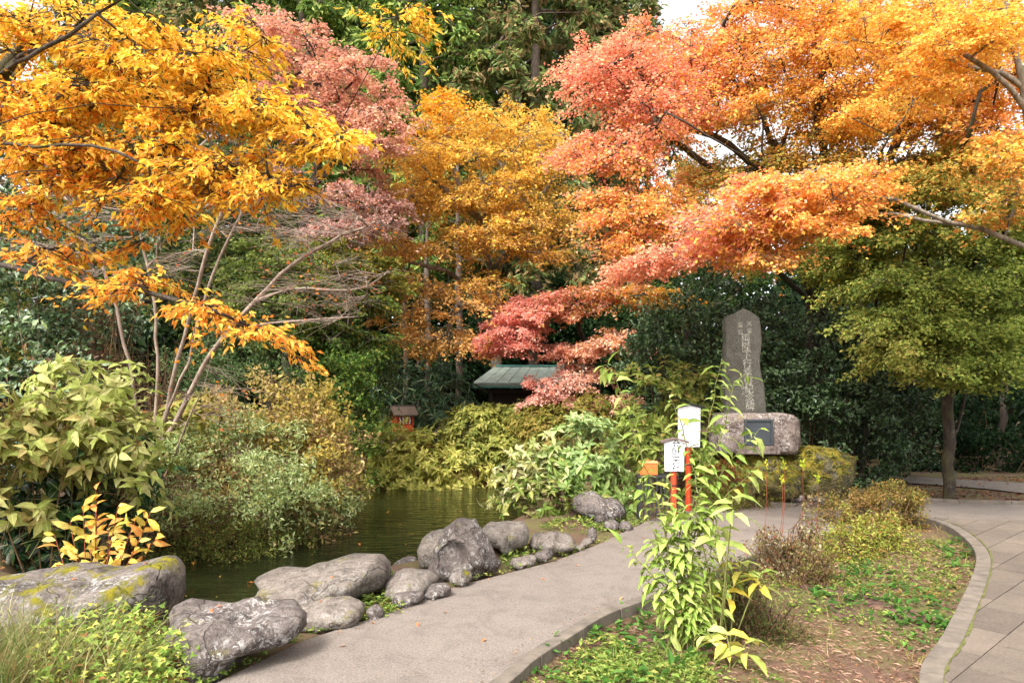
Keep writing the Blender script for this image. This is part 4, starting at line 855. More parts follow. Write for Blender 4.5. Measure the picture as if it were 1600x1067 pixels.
# big maple right of centre
b0 = at(1272, 700, 14.6); b0.z = 0.0
AN = [(980, 120, 70, PINKR), (960, 250, 60, PINKR + ORG[:2]), (1040, 180, 50, PINKR), (1060, 90, 50, PINKR + ORG[:2]), (1300, 400, 60, OLV + GRN), (1110, 110, 60, PINKR[:2] + ORG), (1200, 60, 80, ORG + PINKR[:1]), (1350, 60, 90, YEL + ORG), (1500, 60, 90, ORG + YEL), (1240, 180, 90, ORG[:3] + YEL + OLV[2:3]), (1420, 200, 90, YEL + ORG[:2] + OLV[:1]), (1560, 220, 60, ORG + PINKR[:1]),
      (1100, 250, 60, ORG + OLV), (980, 320, 60, ORG + OLV[:1]), (1000, 390, 60, PINKR + ORG), (1250, 300, 60, OLV + ORG), (1350, 330, 70, OLV), (1450, 330, 60, GRN + OLV), (1150, 250, 40, OLV)]
tree('maple_tree', 'largest maple, pinkish on the left turning orange, its forked trunks rising behind the monument', 'tree',
     [[b0, at(1270, 520, 14.5), at(1262, 440, 14), at(1245, 385, 13.2), at(1225, 330, 12.3), at(1190, 270, 11), at(1120, 215, 10.8), at(1060, 190, 10.6), at(1010, 130, 10.4), at(985, 60, 10.4)],
      [at(1268, 500, 14.4), at(1285, 400, 13.2), at(1282, 330, 12.2), at(1290, 250, 11), at(1275, 160, 10.6), at(1300, 60, 10.5)],
      [at(1270, 530, 14.5), at(1310, 430, 13.4), at(1345, 370, 12.2), at(1380, 300, 10.6), at(1395, 230, 10.2), at(1450, 150, 10), at(1480, 60, 10)],
      [at(1264, 470, 14.2), at(1222, 430, 13), at(1190, 400, 12), at(1130, 380, 10.8), at(1060, 370, 10.4), at(1000, 350, 10.2)],
      [at(1190, 270, 11), at(1110, 260, 10.8), at(1060, 225, 10.6), at(1010, 215, 10.2), at(960, 230, 10)],
      [at(1330, 395, 12.8), at(1420, 320, 11.5), at(1500, 260, 10.5), at(1560, 200, 10.3)],
      [at(1225, 330, 11.4), at(1215, 250, 11.2), at(1240, 170, 11), at(1220, 90, 10.8)], [at(1215, 250, 11.2), at(1185, 170, 11), at(1170, 100, 10.8), at(1130, 40, 10.8)],
      [at(1190, 268, 11), at(1150, 240, 9.6), at(1110, 212, 9.2), at(1060, 185, 9.1), at(1040, 175, 9.1)], [at(1190, 268, 11), at(1115, 268, 9.3), at(1085, 240, 9.1), at(1048, 203, 9.0), at(1018, 180, 9.0), at(990, 140, 9.1)],
      [at(1282, 330, 12.2), at(1262, 200, 9.6), at(1240, 172, 9.2), at(1224, 160, 9.2), at(1222, 120, 9.2), at(1215, 100, 9.2), at(1190, 95, 9.3), at(1182, 75, 9.3)], [at(1222, 120, 9.2), at(1245, 112, 9.2), at(1262, 118, 9.2)],
      [at(1345, 370, 12.2), at(1372, 262, 9.6), at(1378, 222, 9.2), at(1395, 205, 9.2), at(1420, 170, 9.3), at(1450, 140, 9.4)], [at(1378, 222, 9.2), at(1366, 195, 9.2), at(1330, 185, 9.3)],
      [at(1290, 250, 11), at(1322, 165, 9.5), at(1322, 135, 9.2), at(1308, 115, 9.2)], [at(1322, 137, 9.2), at(1345, 118, 9.3), at(1375, 100, 9.3)], [at(1450, 300, 10.5), at(1520, 200, 9.2), at(1530, 150, 9.2), at(1560, 125, 9.2)]],
     [(955, 120, 62, 70, 10.6, 1.0, 26), (1030, 165, 80, 70, 10.5, 1.2, 32), (950, 240, 65, 35, 10.2, .8, 15), (1060, 75, 85, 45, 11, 1.2, 22), (1140, 130, 90, 80, 10.8, 1.2, 34), (1200, 50, 95, 60, 10.8, 1.3, 28), (1330, 40, 110, 70, 10.5, 1.4, 36), (1460, 60, 110, 80, 10.2, 1.4, 40), (1575, 60, 50, 90, 10, 1.2, 18),
      (1250, 160, 100, 60, 10.8, 1.2, 36), (1380, 170, 100, 60, 10.4, 1.2, 36), (1350, -120, 260, 70, 10.5, 1.5, 26), (1510, 190, 90, 55, 10.2, 1.2, 28), (975, 320, 75, 30, 10, .8, 18), (1060, 330, 70, 30, 10.3, .9, 14), (1130, 285, 60, 20, 10.6, .8, 10), (1240, 250, 90, 25, 10.8, 1, 14), (1010, 375, 70, 25, 10, .6, 13), (1370, 270, 80, 26, 10.5, 1, 14), (1230, 400, 60, 22, 12.6, .8, 8), (1375, 400, 60, 25, 12, .8, 10), (1300, 370, 60, 18, 12.4, .8, 8), (1110, 262, 70, 26, 12.4, 1, 10), (1200, 235, 60, 26, 12, 1, 8)],  # pads high above the view are added to shade the right side
     AN, seed=21, nleaf=175000, L=.047, ratio=.75, tmpls=(T_QUAD,), pad=(.5, .06), mind=.27, tw=11, spread=.06, r_root=.15, caps=[.15, .08, .09, .07, .06, .07, .05, .04, .045, .05, .05, .025, .04, .025, .04, .025, .045], r_tip=.006, bark=B_DARK, limbs=14, group='maples in autumn colour', zpen=.5)
# salmon-orange near sprays hanging in front
b0 = at(1760, 900, 7.6); b0.z = 0
AN = [(1230, 300, 90, PINKR[2:3] + ORG), (1150, 360, 80, PINKR + ORG[:1]), (1320, 290, 60, PINKR[2:3] + ORG), (1300, 350, 60, ORG), (1060, 400, 50, PINKR), (1530, 60, 150, YEL + ORG[:2]), (1560, 330, 60, OLV + ORG), (1200, 400, 60, ORG + YEL)]
tree('maple_tree', 'pale barked maple leaning in from the right edge with salmon sprays over the monument', 'tree',
     [[b0, at(1720, 600, 7.6), at(1660, 400, 7.6), at(1606, 190, 7.5), at(1590, 100, 7.4), at(1574, 20, 7.3), at(1560, -90, 7.2)],
      [at(1640, 400, 7.6), at(1600, 384, 7.5), at(1540, 364, 7.4), at(1480, 348, 7.4), at(1440, 330, 7.3), at(1390, 308, 7.3), at(1330, 300, 7.2), at(1270, 320, 7.2)],
      [at(1540, 364, 7.4), at(1450, 345, 7.5), at(1370, 335, 7.6), at(1300, 338, 7.6), at(1230, 330, 7.5)],
      [at(1604, 170, 7.5), at(1570, 130, 7.4), at(1530, 105, 7.4), at(1490, 75, 7.4), at(1460, 30, 7.3), at(1445, -20, 7.3)],
      [at(1604, 150, 7.5), at(1560, 110, 7.5), at(1500, 100, 7.6), at(1450, 70, 7.7), at(1400, 68, 7.7), at(1330, 60, 7.7)],
      [at(1590, 60, 7.4), at(1560, 25, 7.3), at(1530, -20, 7.2)]],
     [(1240, 300, 110, 28, 7.4, .7, 34), (1150, 350, 80, 26, 7.6, .6, 22), (1240, 350, 90, 25, 7.4, .6, 22), (1320, 280, 60, 18, 7.2, .5, 10), (1130, 385, 70, 18, 7.8, .5, 10), (1060, 395, 50, 16, 8, .4, 8), (1010, 412, 40, 12, 8.2, .3, 6), (1180, 395, 50, 18, 7.5, .5, 8), (1560, 330, 50, 25, 7.3, .6, 5), (1500, 50, 100, 55, 7.4, .8, 20), (1380, 40, 80, 40, 7.6, .8, 12), (1585, 250, 40, 60, 7.2, .6, 9), (1440, 120, 60, 30, 7.5, .6, 8), (1600, -120, 220, 70, 8, 1.4, 16), (1720, 150, 90, 130, 7.8, 1.2, 12)],  # last two pad groups, out of view, are added to cast shade
     AN, seed=22, nleaf=64000, L=.042, ratio=.75, tmpls=(T_QUAD,), pad=(.38, .05), mind=.16, tw=10, r_root=.09, caps=[.085, .028, .018, .026, .026, .02], r_tip=.005, bark=B_GREY, limbs=10, group='maples in autumn colour', up=.1, minz=1.5)
# green layered maple on the right
b0 = at(1482, 768, 11.0); b0.z = gz1(b0.x, b0.y) - .05
AN = [(1400, 290, 60, OLV + ORG[:2]), (1520, 260, 60, OLV + ORG), (1560, 330, 40, GRN + OLV), (1420, 400, 70, GRN + OLV[1:2]), (1450, 480, 90, [(140, 150, 72), (156, 162, 80), (118, 134, 62), (164, 158, 84)]), (1560, 430, 70, GRN), (1560, 560, 60, GRN), (1420, 560, 50, [(140, 150, 72), (156, 160, 80), (170, 154, 84)]), (1300, 400, 60, OLV + GRN)]
tree('maple_tree', 'green leaved maple with layered boughs and a lone reddish trunk at the right', 'tree',
     [[b0, at(1484, 700, 11), at(1480, 640, 11), at(1490, 560, 11), at(1470, 480, 10.8), at(1440, 400, 10.5), at(1400, 330, 10.2)],
      [at(1484, 700, 11), at(1500, 640, 11.1), at(1520, 560, 11.2), at(1550, 480, 11.3), at(1590, 400, 11.3)], [at(1490, 560, 11), at(1420, 470, 10.6), at(1370, 440, 10.4), at(1340, 400, 10.3)],
      [at(1470, 480, 10.8), at(1510, 420, 10.3), at(1560, 370, 10), at(1600, 340, 10)]],
     [(1380, 300, 80, 25, 10, 1, 12), (1480, 300, 80, 28, 10, 1, 16), (1560, 290, 70, 30, 10, 1, 14), (1400, 360, 90, 25, 10.2, 1, 16), (1400, 270, 80, 30, 10.4, 1, 14), (1500, 255, 90, 35, 10.3, 1, 18), (1580, 340, 50, 40, 10.2, 1, 12), (1370, 330, 50, 25, 10.6, .8, 10), (1320, 360, 50, 25, 11.5, .8, 8), (1300, 430, 40, 18, 12, .6, 6), (1370, 450, 60, 22, 10.4, .8, 10), (1360, 500, 40, 16, 10, .5, 5), (1330, 410, 50, 18, 10.8, .8, 9), (1500, 380, 100, 25, 10.2, 1, 20), (1440, 440, 90, 28, 9.8, .9, 22), (1540, 450, 80, 30, 9.9, .9, 20), (1420, 500, 75, 24, 9.5, .7, 20), (1510, 520, 80, 26, 9.6, .8, 20), (1400, 545, 40, 18, 9.4, .5, 8), (1465, 560, 55, 18, 9.5, .6, 11), (1565, 570, 50, 26, 9.6, .7, 12), (1480, 590, 35, 12, 9.4, .4, 5), (1590, 500, 40, 40, 9.8, .7, 8), (1690, 420, 80, 110, 10.5, 1.5, 24), (1590, 430, 40, 50, 10, 1, 8)],  # unseen pads beyond the right edge are added to deepen the shade
     AN, seed=23, nleaf=115000, L=.056, ratio=.6, tmpls=(T_QUAD,), pad=(.45, .08), mind=.24, tw=10, r_root=.085, r_tip=.006, bark=B_DARK, limbs=8, group='maples still green', zpen=.5, up=.15)
# low pink-red maple over the pavilion
b0 = at(938, 700, 17.2); b0.z = .4
AN = [(800, 520, 55, [(238, 160, 142), (230, 142, 130), (242, 176, 152)]), (860, 480, 60, [(238, 160, 140), (226, 164, 130), (230, 142, 130)]), (940, 470, 50, [(190, 130, 70), (170, 135, 60), (210, 120, 80)]), (1020, 465, 50, [(200, 145, 60), (165, 140, 55), (222, 130, 50)]), (960, 530, 50, [(238, 180, 156), (240, 186, 146)]), (880, 610, 60, [(238, 180, 162), (242, 188, 164)]), (980, 620, 50, [(234, 178, 150), (222, 174, 136)])]
tree('maple_tree', 'low spreading maple, rose pink over the pavilion roof and olive orange towards the monument', 'tree',
     [[b0, at(934, 620, 17), at(922, 560, 16.6), at(905, 500, 16.2), at(930, 465, 15.8)], [at(926, 575, 16.7), at(860, 540, 16.2), at(800, 520, 15.8)], [at(922, 560, 16.6), at(950, 540, 16), at(990, 520, 15.6)], [at(930, 605, 16.9), at(915, 600, 16), at(900, 610, 15.3)]],
     [(865, 480, 70, 24, 15.5, 1.2, 22), (800, 520, 50, 26, 15.5, 1, 18), (785, 540, 30, 9, 15.3, .5, 6), (930, 465, 60, 18, 15.5, 1, 14), (1010, 462, 50, 16, 15.3, 1, 12), (960, 530, 55, 14, 15.2, .8, 13), (900, 545, 45, 9, 15.4, .6, 9), (915, 578, 30, 9, 15.2, .4, 6), (890, 600, 32, 9, 15, .4, 6), (860, 617, 24, 6, 15, .3, 4), (960, 628, 42, 10, 14.8, .5, 9), (850, 596, 18, 5, 15.1, .2, 2)],
     AN, seed=24, nleaf=40000, L=.07, ratio=.6, tmpls=(T_QUAD,), pad=(.5, .05), mind=.26, tw=9, r_root=.11, r_tip=.007, bark=B_DARK, limbs=8, group='maples in autumn colour', up=.1, zpen=.3)
# central yellow tree
b0 = at(772, 600, 21.8); b0.z = .7
Y2 = [(240, 194, 84), (232, 180, 74), (214, 168, 76), (246, 202, 98)]; BR = [(220, 166, 92), (204, 150, 86), (232, 180, 106), (184, 152, 78)]
AN = [(760, 220, 90, Y2), (690, 150, 40, [(238, 168, 40), (230, 150, 40)]), (830, 290, 70, Y2 + [(150, 140, 50)]), (680, 300, 70, Y2 + BR[:2]), (640, 390, 60, BR), (760, 370, 60, BR + Y2), (840, 370, 60, BR[:2] + [(170, 140, 45)]), (700, 520, 60, BR), (630, 470, 50, BR)]
tree('yellow_tree', 'broad yellow and russet tree with pale forking trunk in the middle of the garden', 'tree',
     [[b0, at(776, 520, 21.2), at(772, 460, 19.6), at(778, 420, 18.2), at(800, 380, 17), at(805, 330, 16), at(790, 270, 16), at(760, 220, 16)],
      [at(774, 450, 19.3), at(762, 400, 17.6), at(745, 340, 16), at(715, 280, 15.8), at(700, 220, 15.8), at(695, 150, 15.8)],
      [at(774, 480, 20.1), at(735, 450, 18), at(700, 425, 16), at(640, 410, 15.8)], [at(805, 350, 16), at(850, 300, 16), at(880, 250, 16)], [at(772, 480, 20.1), at(720, 480, 17.5), at(700, 520, 15.4)], [at(745, 340, 16), at(690, 290, 15.5), at(650, 250, 15.3)]],
     [(760, 215, 110, 55, 16, 1.8, 44), (690, 165, 28, 25, 15.8, .7, 9), (665, 245, 60, 50, 15.8, 1.4, 22), (840, 250, 60, 60, 16, 1.4, 24), (760, 300, 110, 50, 16, 1.6, 38), (650, 320, 55, 35, 15.6, 1.2, 16), (850, 340, 60, 40, 15.8, 1.3, 20), (640, 385, 75, 22, 15.6, 1, 15), (760, 365, 70, 25, 15.7, 1.1, 16), (620, 440, 60, 22, 15.4, .9, 10), (700, 470, 60, 22, 15.4, .9, 10), (690, 525, 80, 20, 15.2, .8, 12), (850, 390, 50, 20, 15.8, 1, 9), (745, 440, 50, 25, 15.8, 1, 7), (640, 500, 50, 20, 15.3, .7, 6)],
     AN, seed=25, nleaf=52000, L=.074, ratio=.6, pad=(.6, .12), mind=.34, tw=10, r_root=.16, r_tip=.007, bark=B_GREY, limbs=10, tmpls=(T_QUAD,), zpen=.5)
# pink maple left of centre
b0 = at(455, 640, 15.2); b0.z = .3
PK = [(232, 170, 144), (222, 152, 130), (238, 184, 156), (208, 146, 126), (214, 170, 120)]; PU = [(198, 154, 142), (180, 138, 128), (210, 166, 152), (158, 128, 112)]
AN = [(470, 90, 90, PK), (560, 160, 90, PK), (560, 250, 60, PK + PU[:1]), (540, 340, 70, PU), (430, 200, 60, PK), (600, 330, 40, PU), (450, 330, 60, PU)]
tree('maple_tree', 'dusty pink maple, purplish in its lower boughs, left of the yellow tree', 'tree',
     [[b0, at(452, 520, 15), at(460, 420, 14.8), at(480, 330, 14.6), at(500, 240, 14.4), at(500, 150, 14.3), at(480, 80, 14.2)], [at(460, 420, 14.8), at(500, 360, 14.4), at(550, 330, 14.2), at(600, 320, 14)], [at(490, 290, 14.5), at(540, 230, 14.2), at(580, 180, 14)], [at(480, 330, 14.6), at(440, 270, 14.3), at(410, 200, 14)]],
     [(450, 70, 65, 45, 14.2, 1.3, 22), (520, 110, 70, 50, 14.2, 1.3, 24), (580, 170, 60, 45, 14, 1.2, 18), (500, 190, 75, 45, 14.2, 1.2, 24), (575, 240, 55, 35, 14, 1, 13), (430, 170, 50, 45, 14, 1.1, 13), (545, 305, 65, 22, 14, 1, 14), (570, 345, 60, 22, 13.9, .9, 12), (520, 360, 50, 18, 13.9, .8, 9), (440, 290, 50, 30, 14, 1, 8), (600, 320, 35, 15, 13.9, .7, 5), (400, 40, 40, 30, 14.2, 1, 8)],
     AN, seed=26, nleaf=38000, L=.07, ratio=.6, tmpls=(T_QUAD,), pad=(.5, .08), mind=.32, tw=10, r_root=.13, r_tip=.007, bark=B_DARK, limbs=8, group='maples in autumn colour', zpen=.5)
# fine green layered maple behind the bare twigs
b0 = at(560, 640, 14.6); b0.z = .2
AN = [(450, 430, 80, [(110, 122, 58), (88, 104, 50), (130, 135, 70)]), (560, 420, 60, [(120, 118, 50), (150, 130, 55), (95, 108, 45)]), (540, 500, 60, [(88, 108, 48), (70, 92, 42), (110, 125, 60)])]
tree('maple_tree', 'dull green layered maple behind the bare grey twigs left of the little red shrine', 'tree',
     [[b0, at(555, 560, 14.4), at(540, 490, 14), at(520, 420, 13.6)], [at(540, 490, 14), at(480, 440, 13.3), at(430, 410, 13)], [at(555, 560, 14.4), at(500, 520, 13.6), at(450, 500, 13)]],
     [(450, 400, 85, 26, 13, 1, 20), (540, 400, 60, 28, 13.5, 1, 14), (440, 460, 90, 26, 12.8, 1, 20), (540, 460, 60, 26, 13.3, 1, 14), (480, 520, 80, 24, 12.8, .9, 16), (560, 530, 40, 24, 13.5, .8, 8), (590, 440, 30, 30, 14, .8, 6)],
     AN, seed=27, nleaf=36000, L=.07, ratio=.6, pad=(.5, .1), mind=.3, tw=9, r_root=.09, r_tip=.006, bark=B_GREY, limbs=6, group='maples still green', tmpls=(T_QUAD,))
# multi-stemmed bare tree
b0 = at(238, 800, 8.7); b0.z = gz1(b0.x, b0.y) - .05
BG = [(200, 110, 70), (225, 140, 60), (170, 100, 70)]
tree('bare_tree', 'pale multi-stemmed tree almost bare of leaves with long fine twigs over the left bushes', 'tree',
     [[b0, at(243, 740, 8.7), at(252, 680, 8.6), at(268, 600, 8.5), at(290, 520, 8.4), at(308, 450, 8.3), at(325, 390, 8.2), at(350, 320, 8.1), at(372, 250, 8)],
      [at(240, 780, 8.7), at(242, 640, 8.8), at(246, 560, 8.8), at(240, 480, 8.8), at(228, 400, 8.8), at(212, 340, 8.8), at(205, 280, 8.8)],
      [at(252, 690, 8.6), at(285, 640, 8.5), at(312, 585, 8.4), at(350, 525, 8.3), at(400, 470, 8.2), at(455, 415, 8.1), at(520, 375, 8), at(590, 345, 7.9)],
      [at(262, 640, 8.5), at(295, 560, 8.4), at(318, 470, 8.3), at(340, 410, 8.3), at(372, 345, 8.2), at(410, 280, 8.2)],
      [at(232, 790, 8.7), at(216, 700, 8.8), at(212, 620, 8.8), at(195, 540, 8.8), at(178, 470, 8.8), at(155, 400, 8.8)],
      [at(243, 780, 8.7), at(275, 700, 8.4), at(310, 620, 8.2), at(330, 560, 8.1)], [at(350, 525, 8.3), at(410, 505, 8.1), at(480, 500, 8), at(560, 495, 7.9)], [at(400, 470, 8.2), at(470, 450, 8), at(560, 455, 7.9), at(600, 430, 7.8)]],
     [(470, 460, 130, 60, 8, .5, 12), (540, 390, 70, 50, 7.9, .4, 8), (450, 340, 80, 50, 8, .4, 8), (360, 270, 110, 60, 8.2, .5, 16), (200, 290, 80, 60, 8.7, .5, 12), (250, 380, 90, 60, 8.5, .5, 9), (350, 360, 70, 50, 8.2, .5, 8), (130, 390, 50, 50, 8.8, .4, 7), (300, 620, 60, 50, 8.3, .4, 8), (440, 310, 60, 50, 8, .4, 8), (300, 210, 60, 50, 8.2, .4, 8), (560, 350, 50, 40, 7.9, .3, 6), (120, 300, 100, 50, 8.8, .5, 14), (560, 440, 60, 50, 7.9, .4, 10), (60, 400, 60, 40, 9, .4, 8)],
     [(300, 450, 400, BG)], seed=28, nleaf=1000, L=.05, ratio=.5, pad=(.62, .12), mind=.16, tw=8, fan=.6, r_root=.05, r_tip=.004, bark=B_PALE, limbs=12, tmpls=(T_QUAD,), step=.22, wob=.05, up=.0, droop=-.12, zpen=.5, twig_r=.0024)
# near yellow tree, trunks at the top left
b0 = Vector((-5.3, 5.2, 0))
YL = [(252, 200, 68), (250, 190, 60), (253, 210, 88), (246, 176, 62), (238, 190, 72)]; YO = [(248, 182, 74), (242, 160, 66), (250, 196, 84), (230, 138, 62)]
AN = [(130, 70, 130, YL + YO[:1]), (320, 130, 110, YL), (470, 200, 90, YL), (100, 210, 110, YO + YL[:2]), (280, 230, 100, YO + YL), (400, 280, 80, YL + YO), (80, 380, 60, YO + [(190, 160, 50)]), (250, 420, 80, YO + [(215, 190, 70)]), (380, 480, 70, YO), (620, 40, 50, YL + [(150, 160, 50)])]
tree('yellow_leaved_tree', 'near tree with long golden orange leaves reaching in from the top left corner', 'tree',
     [[b0, Vector((-5.1, 5.2, 1.8)), at(-90, 250, 5.2), at(-20, 160, 5.2), at(10, 105, 5.1), at(42, 40, 5.1), at(75, -30, 5.1), at(110, -120, 5)],
      [at(-20, 170, 5.2), at(30, 110, 5.3), at(70, 60, 5.4), at(110, 5, 5.4), at(160, -80, 5.4)],
      [at(-60, 210, 5.2), at(0, 185, 5.1), at(60, 172, 5), at(125, 160, 5), at(200, 168, 4.9), at(280, 172, 4.9), at(350, 168, 4.9), at(430, 185, 4.8)],
      [at(-90, 250, 5.2), at(0, 225, 5), at(90, 230, 4.9), at(160, 238, 4.9), at(230, 256, 4.8), at(320, 262, 4.8), at(400, 285, 4.8), at(460, 290, 4.7)],
      [at(-90, 280, 5.2), at(0, 275, 5.1), at(90, 268, 5), at(150, 258, 5)], [at(10, 105, 5.1), at(70, 70, 4.9), at(130, 38, 4.8), at(200, -5, 4.7)],
      [at(-60, 210, 5.2), at(-10, 195, 4.6), at(60, 176, 4.4), at(130, 160, 4.35), at(200, 166, 4.35), at(290, 170, 4.35)], [at(-60, 260, 5.2), at(0, 224, 4.5), at(90, 226, 4.35), at(150, 230, 4.35), at(240, 258, 4.3), at(330, 268, 4.3)],
      [at(-40, 300, 5.2), at(0, 272, 4.5), at(80, 268, 4.4), at(130, 258, 4.4)], [at(10, 105, 5.1), at(60, 78, 4.4), at(110, 55, 4.35), at(140, 30, 4.35), at(195, -5, 4.35)],
      [at(60, 60, 5.2), at(150, 95, 5), at(220, 85, 4.9), at(280, 50, 4.9), at(330, 60, 4.8)],
      [Vector((-5.15, 5.2, 1.7)), at(-60, 415, 4.9), at(60, 432, 4.7), at(150, 452, 4.6), at(230, 458, 4.6), at(300, 470, 4.5), at(350, 492, 4.5), at(400, 515, 4.5)],
      [at(430, 185, 4.8), at(490, 215, 4.75), at(540, 225, 4.7)]],
     [(80, 40, 110, 55, 5.2, .8, 34), (210, 60, 100, 55, 5, .7, 30), (310, 100, 70, 45, 4.9, .5, 18), (150, 140, 120, 45, 5, .6, 26), (300, 170, 90, 35, 4.9, .5, 20), (430, 165, 60, 30, 4.8, .4, 11), (500, 210, 45, 22, 4.75, .3, 8), (80, 215, 90, 30, 5, .5, 16), (220, 235, 100, 28, 4.9, .5, 18), (360, 255, 80, 26, 4.8, .4, 13), (430, 290, 55, 18, 4.75, .3, 8), (160, 280, 110, 18, 4.9, .5, 8), (300, 295, 70, 16, 4.8, .4, 5), (90, 390, 60, 16, 4.8, .3, 5), (220, 435, 80, 14, 4.7, .3, 5), (330, 475, 40, 10, 4.55, .2, 4), (395, 510, 26, 10, 4.5, .12, 4), (100, 245, 100, 20, 5, .5, 8), (240, 310, 90, 16, 4.8, .4, 6), (20, 320, 50, 30, 5, .4, 5), (20, 150, 60, 60, 5, .5, 14), (60, 210, 60, 40, 4.9, .4, 8), (180, 350, 110, 40, 5.2, .4, 4), (620, 20, 40, 25, 4.8, .2, 3), (390, 60, 50, 40, 4.9, .4, 7)],
     AN, seed=29, nleaf=36000, L=.055, ratio=.38, pad=(.3, .03), mind=.11, tw=9, r_root=.10, caps=[.09, .05, .024, .018, .014, .018, .014, .012, .010, .014, .018, .018, .01], r_tip=.004, bark=B_DARK, limbs=12, parts=300, tmpls=(T_SLIM,), up=.05, flat=.35, droop=.45, minz=1.6, spread=.03, step=.2, zpen=.3)
# ------------------------------------------------------------------ shrubs, left side
DG = [(62, 84, 48), (46, 64, 38), (80, 104, 60), (104, 124, 84)]
shrub('camellia_shrub', 'dark glossy leaved evergreen at the left edge above the broad leaved hydrangea', 'shrub', [(40, 330, 9.4, 100, 80, .9), (30, 450, 8.6, 90, 80, .8), (150, 460, 9.6, 80, 60, .7), (50, 545, 8.2, 90, 50, .7), (180, 360, 10, 70, 60, .7)],
      A_(*DG, (130, 146, 112), (110, 82, 60)), seed=31, n=1500, k=7, L=.1, ratio=.5, parts=150, mt=M_GLOSS, mto=M_GLOSS_OBJ, style='scatter', clump=14, group='glossy dark evergreens')
shrub('hydrangea_shrub', 'hydrangea with large drooping yellow-green leaves at the left edge', 'shrub', [(55, 640, 6.5, 95, 48, .6), (140, 585, 7.0, 78, 48, .6), (190, 650, 6.8, 62, 48, .5), (20, 690, 6.3, 60, 40, .5), (170, 700, 6.8, 70, 35, .4)],
      [(100, 600, 120, [(178, 180, 104), (158, 166, 88), (192, 190, 124), (140, 152, 74)]), (60, 700, 60, [(166, 166, 96), (190, 172, 108), (136, 132, 72)])], seed=32, skirt=.12, n=420, k=7, L=.155, ratio=.44, clump=5, clump_r=.16, parts=300, tmpls=(T_LEAF, T_CURL), alpha=(-.1, .55), droop=.5, tlen=.2,
      flowers=(16, .05, [(150, 120, 70), (120, 95, 60), (170, 145, 80)]), group='hydrangeas around the pond')
shrub('dark_laurel_shrub', 'low shrub with deep green shining leaves under the left hydrangea', 'shrub', [(100, 770, 7.1, 130, 70, .5), (40, 820, 6.7, 90, 60, .4), (190, 740, 7.8, 70, 60, .4), (40, 740, 7.2, 90, 60, .5)],
      A_((38, 68, 34), (28, 52, 28), (52, 86, 42), (66, 102, 52)), seed=33, n=420, k=7, L=.16, ratio=.4, parts=300, mt=M_GLOSS, mto=M_GLOSS_OBJ, alpha=(0, .5), droop=.3)
# small golden plant behind the corner boulder
r = np.random.default_rng(34); g0 = at(150, 900, 5.9); g0.z = gz1(g0.x, g0.y); rt = empty('golden_leaved_plant', g0, 'small plant with golden yellow and orange leaves behind the bottom left boulder', 'plant')
P, D, Nn, ch = [], [], [], []
for (px, py) in [(150, 765), (185, 790), (130, 790), (110, 815), (170, 820), (215, 805), (85, 835), (140, 840), (200, 840), (250, 830), (120, 858), (165, 860), (235, 800), (180, 870), (225, 830), (150, 800)]:
    t = np.array(at(px, py, 5.9 + r.normal(0, .12))); m0 = np.array(g0) * .5 + t * .5 + r.normal(0, .03, 3); ch.append(([np.array(g0), m0, t], [.007, .005, .003])); dirn = unit(t - m0)
    for q in range(7):
        u = .35 + .65 * q / 6; side = unit(np.cross(dirn, r.normal(size=3))); P.append(m0 + (t - m0) * u); D.append(unit(dirn * .5 + side * .9 + np.array([0, 0, r.uniform(-.3, .25)]))); Nn.append(np.array([0, -.9, .6]) + r.normal(0, .4, 3))
V, Q = tubes(ch); mesh_np('stems', V, Q, B_RED, rt, smooth=True); P, D, Nn = map(np.array, (P, D, Nn)); Ls = .145 * r.uniform(.6, 1.2, len(P))
leaves(rt, P, D, Nn, Ls, Ls * .42, colour(P, A_((240, 200, 88), (234, 178, 78), (214, 192, 84), (234, 158, 84), (246, 212, 116)), .1), parts=200, tmpls=(T_LEAF, T_CURL))

shrub('mixed_deciduous_shrub', 'tawny yellow bush with small fading leaves in the middle of the left bank', 'shrub', [(420, 620, 9.6, 95, 62, .8), (500, 650, 9.7, 55, 80, .7), (350, 640, 9.3, 70, 50, .6), (470, 700, 9.2, 80, 50, .6)],
      [(430, 600, 60, [(196, 168, 118), (180, 152, 100), (172, 162, 90), (206, 186, 124)]), (490, 650, 60, [(176, 150, 78), (200, 178, 90), (150, 140, 66)])], seed=35, n=1500, k=6, L=.075, ratio=.5, parts=0, tmpls=(T_QUAD,), style='scatter', clump=14, tlen=.2)
shrub('nandina_shrub', 'shrub with fine pale grey-green leaflets leaning over the water', 'shrub', [(250, 700, 8.4, 45, 16, .35), (300, 668, 8.8, 45, 14, .35), (375, 645, 8.9, 45, 14, .3), (405, 690, 8.3, 55, 14, .35), (470, 712, 8.5, 55, 14, .35), (340, 728, 8.0, 60, 14, .35), (250, 755, 8.2, 40, 14, .3), (430, 752, 8.3, 60, 12, .35), (525, 735, 9.2, 26, 16, .3), (450, 660, 9.0, 30, 12, .3)],
      [(380, 700, 200, [(178, 192, 132), (154, 170, 106), (196, 206, 152), (130, 146, 84), (184, 182, 116), (202, 174, 130)])], seed=36, n=1700, k=7, L=.062, ratio=.4, tmpls=(T_QUAD,), style='scatter', clump=14, tlen=.16, inner=.15)
shrub('mixed_deciduous_shrub', 'pinkish tan fading bush filling the gaps of the pale leaflet shrub by the water', 'shrub', [(480, 665, 9.5, 60, 34, .5), (530, 700, 9.5, 30, 50, .5), (420, 710, 9.2, 70, 40, .5), (330, 700, 9.1, 60, 40, .5), (500, 750, 9.2, 46, 24, .4)],
      [(480, 680, 120, [(206, 172, 126), (188, 152, 112), (176, 164, 96), (212, 190, 120), (164, 130, 96), (150, 158, 88)])], seed=55, n=1500, k=6, L=.07, ratio=.48, tmpls=(T_QUAD,), style='scatter', clump=10, clump_r=.12, tlen=.2)
